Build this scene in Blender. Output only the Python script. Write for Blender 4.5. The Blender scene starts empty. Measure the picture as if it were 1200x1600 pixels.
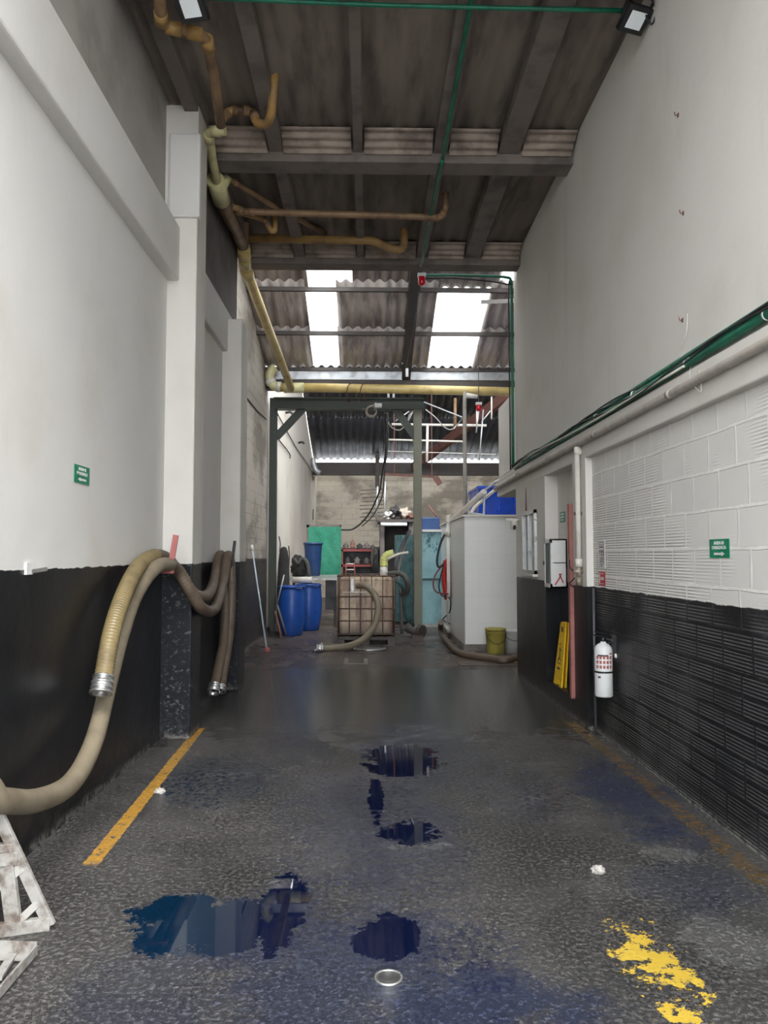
import bpy, math, random
from mathutils import Vector, Matrix, noise
random.seed(7)
C = bpy.context.scene.collection
sc = bpy.context.scene
# ---------------------------------------------------------------- camera
FP = 1180.0; CZ = 1.5
YAW = math.atan(25/FP); PITCH = math.atan(68/FP)
cam = bpy.data.cameras.new('camera'); co = bpy.data.objects.new('camera', cam); C.objects.link(co)
co.location = (0, 0, CZ); co.rotation_euler = (math.pi/2+PITCH, 0, -YAW)
cam.sensor_fit = 'VERTICAL'; cam.sensor_height = 36; cam.lens = 36*FP/1600; cam.clip_start = .05; cam.clip_end = 300
sc.camera = co
RM = co.rotation_euler.to_matrix()
sc.view_settings.view_transform = 'Standard'; sc.view_settings.look = 'None'
sc.view_settings.gamma = 1; sc.view_settings.exposure = 1.36; sc.view_settings.use_curve_mapping = False
# ---------------------------------------------------------------- overcast sky
w = bpy.data.worlds.new('sky'); sc.world = w; w.use_nodes = True
bg = w.node_tree.nodes['Background']; bg.inputs[0].default_value = (.93, .965, 1, 1); bg.inputs[1].default_value = 3.0
sl = bpy.data.lights.new('sun', 'SUN'); sl.energy = 1.2; sl.angle = math.radians(25); sl.color = (1, .96, .9)
so = bpy.data.objects.new('sun', sl); C.objects.link(so); so.rotation_euler = (math.radians(38), math.radians(16), 0); so.location = (0, -8, 12)

def ray(px, py): return RM @ Vector(((px-600)/FP, (800-py)/FP, -1))
O = Vector((0, 0, CZ))
def P(px, py, D): r = ray(px, py); return O + r*(D/r.y)          # a point of the place at distance D down the passage
def F(px, py, z=0.0): r = ray(px, py); return O + r*((z-CZ)/r.z) # at height z
def WX(px, py, X): r = ray(px, py); return O + r*(X/r.x)         # on the wall plane X

# ---------------------------------------------------------------- materials
class NT:
    def __init__(s, name):
        s.m = bpy.data.materials.new(name); s.m.use_nodes = True; s.t = s.m.node_tree
        s.b = s.t.nodes['Principled BSDF']; s.n = s.t.nodes; s.l = s.t.links
        tc = s.n.new('ShaderNodeTexCoord'); s.obj = tc.outputs['Object']
        g = s.n.new('ShaderNodeNewGeometry'); s.pos = g.outputs['Position']
        sp = s.n.new('ShaderNodeSeparateXYZ'); s.l.new(s.pos, sp.inputs[0]); s.X, s.Y, s.Z = sp.outputs
    def put(s, sock, v):
        if isinstance(v, bpy.types.NodeSocket): s.l.new(v, sock)
        else:
            if isinstance(v, (tuple, list)) and len(v) == 3 and sock.type == 'RGBA': v = (*v, 1)
            sock.default_value = v
    def math(s, op, a, b=0.0, clamp=False):
        n = s.n.new('ShaderNodeMath'); n.operation = op; n.use_clamp = clamp; s.put(n.inputs[0], a); s.put(n.inputs[1], b); return n.outputs[0]
    def noise(s, scale, detail=4, rough=.55, vec=None, stretch=None, dist=0):
        n = s.n.new('ShaderNodeTexNoise'); n.inputs['Scale'].default_value = scale; n.inputs['Detail'].default_value = detail
        n.inputs['Roughness'].default_value = rough; n.inputs['Distortion'].default_value = dist
        v = vec or s.pos
        if stretch:
            mp = s.n.new('ShaderNodeMapping'); mp.inputs['Scale'].default_value = stretch; s.l.new(v, mp.inputs[0]); v = mp.outputs[0]
        s.l.new(v, n.inputs['Vector']); return n.outputs['Fac']
    def step(s, v, a, b):   # smooth ramp 0..1 from a to b
        n = s.n.new('ShaderNodeMapRange'); n.interpolation_type = 'SMOOTHSTEP'; s.put(n.inputs[0], v)
        n.inputs[1].default_value = a; n.inputs[2].default_value = b; return n.outputs[0]
    def lin(s, v, a, b, c, d):
        n = s.n.new('ShaderNodeMapRange'); s.put(n.inputs[0], v)
        for i, q in enumerate((a, b, c, d)): n.inputs[1+i].default_value = q
        return n.outputs[0]
    def mix(s, f, a, b):
        n = s.n.new('ShaderNodeMix'); n.data_type = 'RGBA'; s.put(n.inputs[0], f); s.put(n.inputs[6], a); s.put(n.inputs[7], b); return n.outputs[2]
    def bump(s, h, st=.3, dist=.01, nrm=None):
        n = s.n.new('ShaderNodeBump'); s.put(n.inputs['Strength'], st); n.inputs['Distance'].default_value = dist; s.put(n.inputs['Height'], h)
        if nrm: s.l.new(nrm, n.inputs['Normal'])
        return n.outputs[0]
    def set(s, **k):
        for a, v in k.items(): s.put(s.b.inputs[{'col':'Base Color','rough':'Roughness','metal':'Metallic','nrm':'Normal','spec':'Specular IOR Level','trans':'Transmission Weight','alpha':'Alpha','coat':'Coat Weight'}[a]], v)
        return s.m
def simple(name, c, rough=.6, metal=0, dirt=None, amt=.5, scale=6, bump=.1, dist=.004, stretch=None, spec=.5):
    t = NT(name)
    n = t.noise(scale, 5, .6, t.obj, stretch)
    d = dirt or tuple(v*.55 for v in c)
    f = t.math('MULTIPLY', t.step(n, .42, .7), amt)
    t.set(col=t.mix(f, c, d), rough=t.lin(n, .3, .7, max(rough-.08, .02), min(rough+.12, 1)), metal=metal, nrm=t.bump(t.noise(scale*6, 4, .6, t.obj), bump, dist), spec=spec)
    return t.m
WHITE = (.66, .645, .615); BLACK = (.0075, .008, .010)
def painted(name, dado=1.43, white=WHITE, black=BLACK, grime=.35, chip=.28, cs=11):
    t = NT(name)
    nz = t.noise(1.1, 5, .55); st = t.noise(2.2, 5, .65, None, (1, 1.2, .16)); fine = t.noise(14, 5, .7)
    wc = t.mix(t.math('MULTIPLY', t.step(nz, .45, .75), grime), white, (.50, .455, .385))
    wc = t.mix(t.math('MULTIPLY', t.step(st, .58, .8), .3), wc, (.42, .385, .34))
    sp = t.step(t.noise(7, 6, .75), .715, .75); wc = t.mix(t.math('MULTIPLY', sp, .45), wc, (.25, .22, .2))
    edge = t.math('ADD', t.Z, t.math('MULTIPLY', t.math('SUBTRACT', t.noise(9, 4, .6), .5), .03))
    k = t.step(edge, dado-.002, dado+.002)
    chips = t.step(t.noise(cs, 7, .8), .70 if chip < .3 else .565, .74 if chip < .3 else .60)
    low = t.step(t.Z, .5, 0.0)
    bc = t.mix(t.math('MULTIPLY', chips, chip), black, (.22, .22, .22))
    bc = t.mix(t.math('MULTIPLY', t.step(nz, .4, .7), .35), bc, (.024, .025, .028))
    bc = t.mix(t.math('MULTIPLY', t.math('MULTIPLY', low, t.step(fine, .45, .65)), .25), bc, (.12, .11, .1))
    bc = t.mix(t.math('MULTIPLY', t.math('MULTIPLY', t.step(t.Z, .07, .0), t.step(t.noise(22, 5, .7), .44, .56)), .75), bc, (.22, .21, .19))
    t.set(col=t.mix(k, bc, wc), rough=t.lin(k, 0, 1, .33, .8), nrm=t.bump(t.math('ADD', t.noise(3, 4, .5), t.math('MULTIPLY', fine, .25)), .35, .02), spec=t.lin(k, 0, 1, .28, .4))
    return t.m
m_wall_l = painted('painted_plaster_left', 1.43)
m_column = painted('chipped_column_paint', 1.43, (.68, .65, .60), (.012, .013, .018), .35, .6, 26)
m_wall_r = painted('painted_plaster_right', 1.23, (.66, .63, .59))
def blocks(name, dado, white, black, bw=.33, bh=.22, ribs=True, axis='Y'):
    t = NT(name)
    cb = t.n.new('ShaderNodeCombineXYZ'); t.l.new(t.math('ADD', t.Y if axis == 'Y' else t.X, t.math('MULTIPLY', t.math('SUBTRACT', t.noise(1.7, 3, .6), .5), .05)), cb.inputs[0]); t.l.new(t.math('ADD', t.Z, t.math('MULTIPLY', t.math('SUBTRACT', t.noise(2.3, 3, .6), .5), .025)), cb.inputs[1])
    br = t.n.new('ShaderNodeTexBrick'); t.l.new(cb.outputs[0], br.inputs[0]); br.offset = .37; br.squash = 1.0
    br.inputs['Scale'].default_value = 1; br.inputs['Brick Width'].default_value = bw; br.inputs['Row Height'].default_value = bh
    br.inputs['Mortar Size'].default_value = .011; br.inputs['Mortar Smooth'].default_value = .25
    br.inputs['Color1'].default_value = (0, 0, 0, 1); br.inputs['Color2'].default_value = (1, 1, 1, 1); br.inputs['Mortar'].default_value = (.5, .5, .5, 1)
    mort = br.outputs['Fac']; rnd = br.outputs['Color']
    edge = t.math('ADD', t.Z, t.math('MULTIPLY', t.math('SUBTRACT', t.noise(7, 4, .6), .5), .04))
    k = t.step(edge, dado-.003, dado+.003)
    nz = t.noise(2, 5, .6); fine = t.noise(16, 6, .75)
    wc = t.mix(t.math('MULTIPLY', t.step(nz, .45, .75), .35), white, tuple(v*.8 for v in white))
    wc = t.mix(t.math('MULTIPLY', rnd, .16), wc, tuple(v*.72 for v in white))
    wc = t.mix(t.math('MULTIPLY', mort, t.lin(t.noise(8, 4, .7), .35, .65, .15, 1)), wc, tuple(min(v*1.2, .85) for v in white)) if ribs else t.mix(t.math('MULTIPLY', mort, t.step(t.noise(3, 4, .6), .45, .6)), wc, tuple(v*.7 for v in white))
    if not ribs: wc = t.mix(t.math('MULTIPLY', t.step(t.noise(.55, 6, .65, None, (1, 1, 1.6)), .46, .60), .75), wc, (.20, .17, .14))
    bc = t.mix(t.math('MULTIPLY', t.step(fine, .62, .72), .32), black, (.2, .2, .2))
    bc = t.mix(t.math('MULTIPLY', t.step(nz, .48, .62), .35), bc, (.07, .07, .075))
    rib = t.math('SINE', t.math('MULTIPLY', t.Z, 2*math.pi/.0195)); hz = t.math('ABSOLUTE', t.math('SUBTRACT', t.math('FRACT', t.math('DIVIDE', t.Z, bh)), .5)); split = t.math('MULTIPLY', t.step(hz, .055, .03), t.step(t.Z, dado, dado-.01)); ribn = t.math('MULTIPLY', t.math('ADD', rib, 1), .5)
    on = t.math('MULTIPLY', t.math('SUBTRACT', 1, t.math('MAXIMUM', mort, split)), t.step(t.noise(1.3, 3, .5), .40, .56))
    bc = t.mix(t.math('MULTIPLY', t.math('MULTIPLY', t.step(ribn, .75, .98), on), .62 if ribs else 0), bc, (.20, .20, .20))
    bc = t.mix(t.math('MULTIPLY', t.step(t.noise(5, 6, .8), .58, .66), t.math('MULTIPLY', t.step(t.noise(1.0, 2, .5), .42, .6), .35)), bc, (.13, .13, .13))
    h = t.math('ADD', t.math('MULTIPLY', mort, .7), t.math('MULTIPLY', fine, .3))
    if ribs: h = t.math('ADD', h, t.math('MULTIPLY', t.math('MULTIPLY', ribn, on), .45))
    bc = t.mix(t.math('MULTIPLY', t.math('MULTIPLY', t.step(t.Z, .06, .0), t.step(t.noise(22, 5, .7), .40, .52)), .8), bc, (.26, .25, .23))
    t.set(col=t.mix(k, bc, wc), rough=t.lin(k, 0, 1, .4, .8), nrm=t.bump(h, .8, .012), spec=.4)
    return t.m
m_blocks_r = blocks('ribbed_blocks', 1.23, (.70, .68, .64), (.010, .010, .012))
m_blocks_l = blocks('old_blocks', 1.45, (.50, .455, .40), (.055, .048, .042), .4, .2, False)
m_blocks_far = blocks('far_blocks', -1, (.60, .54, .44), BLACK, .4, .2, False, axis='X')
m_grey_plaster = simple('bare_plaster', (.38, .36, .33), .9, dirt=(.24, .22, .2), amt=.7, scale=1.5, bump=.3, dist=.01)
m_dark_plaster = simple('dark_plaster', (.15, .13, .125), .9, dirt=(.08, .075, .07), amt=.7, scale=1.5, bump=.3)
m_beige = simple('far_painted_wall', (.6, .56, .5), .85, dirt=(.42, .36, .3), amt=.5, scale=.8, bump=.2)
m_ceil = simple('sooty_fibre_cement', (.24, .20, .17), .9, dirt=(.12, .10, .085), amt=.9, scale=2.2, bump=.4, dist=.01, stretch=(2.5, .5, 1))
m_ceilbeam = simple('sooty_concrete', (.19, .16, .14), .9, dirt=(.10, .085, .075), amt=.8, scale=3, bump=.4)
m_strip = simple('lighter_fibre_cement', (.40, .33, .275), .9, dirt=(.17, .13, .11), amt=.9, scale=4, bump=.3)
m_sheet = simple('weathered_sheet', (.62, .56, .53), .85, dirt=(.24, .20, .19), amt=.85, scale=1.7, bump=.3, stretch=(4, .6, 1))
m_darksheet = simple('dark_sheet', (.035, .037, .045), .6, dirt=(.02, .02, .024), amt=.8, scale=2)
m_steel_dark = simple('dark_steel', (.07, .065, .062), .6, .3, dirt=(.10, .06, .04), amt=.6)
m_galv = simple('galvanised', (.50, .52, .54), .45, .6, dirt=(.25, .25, .26), amt=.5)
m_green = simple('grey_green_steel', (.045, .055, .045), .5, .2, dirt=(.05, .05, .04), amt=.6)
m_pale_green = simple('pale_olive_steel', (.16, .165, .12), .5, .1, dirt=(.15, .13, .1), amt=.6)
m_conduit = simple('green_conduit', (.006, .15, .085), .4, dirt=(.01, .06, .04), amt=.6, scale=8)
m_pvc_yellow = simple('yellow_pvc', (.62, .48, .19), .38, dirt=(.38, .25, .09), amt=.6, scale=4)
m_pvc_pale = simple('pale_yellow_pvc', (.66, .62, .33), .4, dirt=(.4, .36, .2), amt=.6)
m_pvc_brown = simple('stained_brown_pvc', (.25, .15, .075), .5, dirt=(.12, .07, .045), amt=.8)
m_pvc_orange = simple('stained_orange_pvc', (.36, .215, .07), .5, dirt=(.17, .10, .05), amt=.7)
m_pvc_white = simple('white_pvc', (.66, .63, .57), .45, dirt=(.4, .35, .28), amt=.4)
m_hose = simple('cream_hose', (.215, .18, .125), .5, dirt=(.13, .10, .068), amt=.7, scale=5)
m_hose_rib = simple('yellow_ribbed_hose', (.22, .17, .08), .45, dirt=(.11, .08, .045), amt=.7, scale=5)
m_hose_brown = simple('brown_hose', (.13, .095, .068), .5, dirt=(.10, .07, .05), amt=.7, scale=5)
m_rubber = simple('black_rubber', (.02, .02, .022), .5)
m_hose_grey = simple('grey_hose', (.10, .10, .09), .5)
m_alu = simple('aluminium', (.68, .68, .67), .3, .9, dirt=(.35, .34, .33), amt=.4)
m_red = simple('red_paint', (.20, .04, .04), .5, dirt=(.25, .04, .04), amt=.5)
m_pink = simple('faded_red_steel', (.42, .13, .12), .5)
m_white = simple('white_paint', (.74, .74, .73), .4, dirt=(.5, .48, .45), amt=.3)
m_white_rust = simple('chipped_white_paint', (.33, .32, .30), .6, dirt=(.10, .07, .05), amt=.9, scale=14)
m_white_tile_t = NT('white_tiles')
def tile_mat():
    t = m_white_tile_t
    cb = t.n.new('ShaderNodeCombineXYZ'); t.l.new(t.math('ADD', t.X, t.Y), cb.inputs[0]); t.l.new(t.Z, cb.inputs[1])
    br = t.n.new('ShaderNodeTexBrick'); t.l.new(cb.outputs[0], br.inputs[0]); br.offset = 0
    for a, v in (('Scale', 1), ('Brick Width', .215), ('Row Height', .215), ('Mortar Size', .0022), ('Mortar Smooth', .1)): br.inputs[a].default_value = v
    n = t.noise(3)
    base = t.mix(t.math('MULTIPLY', t.step(n, .4, .7), .2), (.80, .80, .77), (.72, .71, .67))
    return t.set(col=t.mix(t.math('MULTIPLY', br.outputs['Fac'], .3), base, (.5, .49, .46)), rough=.25, nrm=t.bump(t.math('MULTIPLY', br.outputs['Fac'], -1), .3, .003))
m_tile = tile_mat()
m_blue = simple('blue_plastic', (.012, .065, .30), .35, dirt=(.01, .03, .12), amt=.5)
m_blue_dark = simple('dark_blue_plastic', (.01, .04, .13), .45)
m_blue_tank = simple('bright_blue_plastic', (.01, .075, .55), .3)
m_teal = simple('teal_sheet_metal', (.27, .50, .54), .5, dirt=(.08, .22, .27), amt=.6, scale=5)
m_teal_dark = simple('dark_teal_metal', (.07, .15, .155), .6, dirt=(.03, .06, .06), amt=.8)
m_green_tarp = simple('green_tarp', (.008, .17, .10), .45, dirt=(.006, .10, .065), amt=.7, scale=7, bump=.6, dist=.02)
m_bucket = simple('dirty_yellow_plastic', (.40, .34, .07), .5, dirt=(.2, .16, .06), amt=.6)
m_yellow = simple('safety_yellow', (.88, .56, .015), .4, dirt=(.5, .28, .01), amt=.4)
m_ibc = simple('stained_tank_plastic', (.46, .34, .24), .45, dirt=(.19, .115, .075), amt=.9, scale=2.5)
def ibc_mat():
    t = NT('stained_tank_plastic'); n = t.noise(4, 6, .65); st = t.noise(3, 5, .6, None, (2.5, 1, .35))
    col = t.mix(t.step(n, .4, .65), (.50, .39, .28), (.36, .245, .17))
    col = t.mix(t.math('MULTIPLY', t.step(st, .47, .60), .75), col, (.17, .095, .06))
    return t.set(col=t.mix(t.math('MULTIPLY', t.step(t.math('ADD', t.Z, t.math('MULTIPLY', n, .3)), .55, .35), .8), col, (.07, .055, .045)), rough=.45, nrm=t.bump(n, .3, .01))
m_ibc = ibc_mat()
def teal_mat():
    t = NT('scratched_teal_metal'); n = t.noise(2.2, 6, .7); sc2 = t.noise(9, 6, .8, None, (1, 1, .5))
    col = t.mix(t.step(n, .4, .65), (.30, .53, .57), (.22, .42, .47))
    top = t.math('ADD', t.math('MULTIPLY', t.step(t.Z, 1.3, 1.9), .10), sc2)
    return t.set(col=t.mix(t.math('MULTIPLY', t.step(top, .60, .66), .85), col, (.03, .10, .14)), rough=.5)
m_teal = teal_mat()
m_cage = simple('rusty_cage', (.16, .11, .09), .6, .4)
m_wood = simple('grey_wood', (.12, .105, .10), .8)
m_black = simple('black_plastic', (.013, .013, .015), .4)
m_cloth = simple('dark_cloth', (.04, .037, .037), .95, bump=.6, dist=.02)
m_rust = simple('rust_brown', (.17, .075, .06), .75)
m_rustred = simple('rust_red_primer', (.36, .14, .12), .6)
m_paper = simple('paper', (.72, .70, .68), .8)
m_concrete = simple('bare_concrete', (.22, .20, .185), .8, dirt=(.11, .09, .075), amt=.7, scale=3)
m_sign_green = simple('sign_green', (.0, .22, .11), .35)
m_sign_red = simple('sign_red', (.5, .02, .03), .35)
m_ink = simple('dark_ink', (.08, .05, .06), .6)
m_zinc = simple('pale_metal_plate', (.45, .44, .42), .4, .6)
def glassy(name, c, rough=.05):
    t = NT(name); return t.set(col=c, rough=rough, spec=.8)
m_glass = NT('window_glass').set(col=(.25, .30, .28), rough=.5, trans=.6, spec=.25)
m_lens = glassy('lamp_lens', (.8, .84, .86), .15)
m_redlens = glassy('red_lens', (.6, .01, .02), .2)
def translucent():
    m = bpy.data.materials.new('milky_skylight_sheet'); m.use_nodes = True; t = m.node_tree; t.nodes.clear()
    o = t.nodes.new('ShaderNodeOutputMaterial'); a = t.nodes.new('ShaderNodeBsdfTranslucent'); b = t.nodes.new('ShaderNodeBsdfTransparent'); x = t.nodes.new('ShaderNodeMixShader')
    a.inputs[0].default_value = (.95, .95, .93, 1); b.inputs[0].default_value = (.95, .96, .96, 1); x.inputs[0].default_value = .45
    t.links.new(b.outputs[0], x.inputs[1]); t.links.new(a.outputs[0], x.inputs[2]); t.links.new(x.outputs[0], o.inputs[0]); return m
m_sky = translucent()

def floor_material():
    t = NT('wet_asphalt')
    warp = t.math('SUBTRACT', t.noise(2.6, 6, .7), .5); warp2 = t.math('SUBTRACT', t.noise(9, 5, .7), .5)
    crust = t.math('SUBTRACT', t.noise(34, 5, .8), .5)
    def ell(cx, cy, a, b, w1=1.3, w2=1.1, lo=-.05, hi=.15):
        dx = t.math('DIVIDE', t.math('SUBTRACT', t.X, cx), a); dy = t.math('DIVIDE', t.math('SUBTRACT', t.Y, cy), b)
        v = t.math('SUBTRACT', 1, t.math('ADD', t.math('MULTIPLY', dx, dx), t.math('MULTIPLY', dy, dy)))
        v = t.math('ADD', v, t.math('ADD', t.math('MULTIPLY', warp, w1*2.6), t.math('ADD', t.math('MULTIPLY', warp2, w2*2.4), t.math('MULTIPLY', crust, 1.6))))
        return t.step(v, lo, hi)
    def mx(l):
        r = l[0]
        for q in l[1:]: r = t.math('MAXIMUM', r, q)
        return r
    def pe(x0, x1, y0, y1):   # ellipse covering a patch seen between those image points on the floor
        yf = F(600, y0).y; yn = F(600, y1).y; ym = (y0+y1)/2
        a = F(x0, ym).x; b = F(x1, ym).x
        return ((a+b)/2, (yf+yn)/2, (b-a)/2, (yf-yn)/2)
    pud = mx([ell(*pe(*q)) for q in ((195, 350, 1395, 1488), (290, 440, 1400, 1488), (390, 480, 1368, 1495), (550, 655, 1425, 1500), (595, 690, 1282, 1324), (560, 700, 1165, 1215), (575, 600, 1215, 1290))])
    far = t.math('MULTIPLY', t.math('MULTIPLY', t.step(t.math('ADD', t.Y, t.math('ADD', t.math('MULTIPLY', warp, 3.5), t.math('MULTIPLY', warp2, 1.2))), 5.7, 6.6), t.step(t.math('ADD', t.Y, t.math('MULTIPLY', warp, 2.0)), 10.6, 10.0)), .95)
    pitn = t.noise(26, 6, .78); pzone = mx([ell(*pe(*q), 1.2, .8, -.6, .6) for q in ((430, 740, 1190, 1500), (380, 560, 1370, 1500), (740, 900, 1200, 1290), (250, 420, 1180, 1260), (640, 860, 1440, 1560))])
    pud = t.math('MAXIMUM', pud, t.math('MULTIPLY', t.math('MULTIPLY', t.step(pitn, .505, .525), pzone), .9))
    # wetness
    n = t.noise(1.4, 6, .65); zone = t.math('MULTIPLY', t.step(t.Y, 2.0, 6.0), t.step(t.Y, 15, 10))
    band = t.math('MULTIPLY', t.step(t.X, -1.2, -.2), t.step(t.X, 1.8, .9))
    wet = t.step(t.math('ADD', n, t.math('ADD', t.math('MULTIPLY', zone, .16), t.math('MULTIPLY', band, .10))), .50, .70)
    big = t.noise(.9, 4, .6); fine = t.noise(70, 5, .8); agg = t.n.new('ShaderNodeTexVoronoi'); agg.inputs['Scale'].default_value = 75; t.l.new(t.pos, agg.inputs['Vector'])
    mid = t.noise(46, 6, .78)
    patch = t.step(t.noise(1.1, 4, .6), .40, .62); pits = t.math('MULTIPLY', t.step(mid, .49, .515), t.lin(patch, 0, 1, .3, 1))
    col = t.mix(t.step(big, .35, .65), (.115, .109, .104), (.185, .174, .165))
    col = t.mix(t.math('MULTIPLY', t.step(fine, .5, .7), .6), col, (.26, .25, .24))
    col = t.mix(t.math('MULTIPLY', pits, .5), col, (.008, .009, .014))
    col = t.mix(t.math('MULTIPLY', wet, .15), col, (.022, .023, .027))
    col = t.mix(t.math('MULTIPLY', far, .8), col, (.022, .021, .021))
    # blue dye stains
    stain = mx([t.math('MULTIPLY', ell(*pe(*q), 1.6, .8, -.5, .9), k) for q, k in (((250, 760, 1400, 1640), .75), ((560, 960, 1500, 1660), 1.0), ((930, 1080, 1190, 1330), .95), ((1000, 1200, 1350, 1450), .5), ((480, 720, 1200, 1400), .4), ((100, 400, 1460, 1660), .45), ((560, 760, 1120, 1240), .4))])
    col = t.mix(t.math('MULTIPLY', stain, .85), col, (.022, .038, .105))
    # concrete apron at the far end
    con = t.step(t.math('ADD', t.Y, t.math('MULTIPLY', warp, .6)), 9.9, 10.3)
    ccol = t.mix(t.step(mid, .35, .65), (.085, .062, .052), (.15, .115, .10))
    ccol = t.mix(t.math('MULTIPLY', t.step(big, .4, .6), .7), ccol, (.05, .045, .045))
    col = t.mix(con, col, ccol)
    # thin pale dust spots
    col = t.mix(t.math('MULTIPLY', mx([ell(*pe(*q), 2.5, 2.2, -.2, .5) for q in ((1010, 1090, 1325, 1350), (1080, 1200, 1435, 1510), (590, 700, 1315, 1328))]), .4), col, (.35, .34, .32))
    # water
    col = t.mix(pud, col, (.0015, .004, .022))
    tealp = t.math('MULTIPLY', pud, t.step(t.X, -.35, -.75)); col = t.mix(tealp, col, (.002, .014, .035))
    # yellow paint
    wear = t.noise(16, 6, .75); wear2 = t.noise(5, 6, .8)
    def line(x0, x1, y0, y1, th, nz):
        e = t.math('MULTIPLY', t.math('SUBTRACT', t.noise(20, 4, .6), .5), .03); xx = t.math('ADD', t.X, e)
        a = t.math('MULTIPLY', t.step(xx, x0-.004, x0+.004), t.step(xx, x1+.004, x1-.004))
        yy = t.math('ADD', t.Y, t.math('MULTIPLY', e, 6))
        b = t.math('MULTIPLY', t.step(yy, y0-.03, y0+.03), t.step(yy, y1+.05, y1-.05))
        return t.math('MULTIPLY', t.math('MULTIPLY', a, b), t.step(nz, th, th+.06))
    XS = t.X; t.X = t.math('ADD', t.X, t.math('MULTIPLY', t.math('SUBTRACT', t.Y, 3.75), .038)); y1 = line(-1.385, -1.305, 3.8, 6.7, .385, wear); t.X = XS
    y2 = t.math('MULTIPLY', line(1.775, 1.885, 0, 6.9, .46, wear), .8)
    dx = t.math('SUBTRACT', t.X, 1.05); dx = t.math('DIVIDE', dx, .13)
    dy = t.math('DIVIDE', t.math('SUBTRACT', t.Y, 2.83), .40)
    bl = t.math('SUBTRACT', 1, t.math('ADD', t.math('MULTIPLY', dx, dx), t.math('MULTIPLY', dy, dy)))
    y3 = t.step(t.math('ADD', bl, t.math('ADD', t.math('MULTIPLY', t.math('SUBTRACT', wear2, .57), 8), t.math('MULTIPLY', t.math('SUBTRACT', wear, .52), 7))), .0, .12)
    y3 = t.math('MULTIPLY', y3, t.math('MULTIPLY', t.step(t.Y, 2.35, 2.45), t.step(t.math('ABSOLUTE', dx), 2.2, 1.8)))
    yc = t.mix(t.step(mid, .4, .7), (.50, .27, .04), (.33, .17, .035))
    col = t.mix(y1, col, yc); col = t.mix(y2, col, (.27, .15, .035)); col = t.mix(y3, col, (.62, .42, .05))
    ym = mx([y1, y3])
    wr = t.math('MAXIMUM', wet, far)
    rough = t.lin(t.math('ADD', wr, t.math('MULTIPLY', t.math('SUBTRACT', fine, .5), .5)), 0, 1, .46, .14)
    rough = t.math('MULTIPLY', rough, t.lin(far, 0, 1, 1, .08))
    nt = t.math('SUBTRACT', 1, pud)
    rough = t.math('ADD', t.math('MULTIPLY', rough, nt), .02)
    dep = t.math('MULTIPLY', nt, t.lin(far, 0, 1, 1, .10)); dep = t.math('MULTIPLY', dep, t.lin(ym, 0, 1, 1, .4)); dep = t.math('MULTIPLY', dep, t.lin(con, 0, 1, 1, .45))
    h = t.math('ADD', t.math('MULTIPLY', agg.outputs[0], -.5), t.math('ADD', t.math('MULTIPLY', t.step(mid, .62, .46), 1.1), t.math('MULTIPLY', fine, .6)))
    rip = t.noise(5, 4, .6, None, (.35, 2.2, 1))
    b1 = t.bump(h, t.math('MULTIPLY', dep, 1.0), .022)
    b2 = t.bump(rip, t.math('MULTIPLY', nt, .018), .05, b1)
    t.set(col=col, rough=rough, nrm=b2, spec=.55)
    return t.m
m_floor = floor_material()

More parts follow.
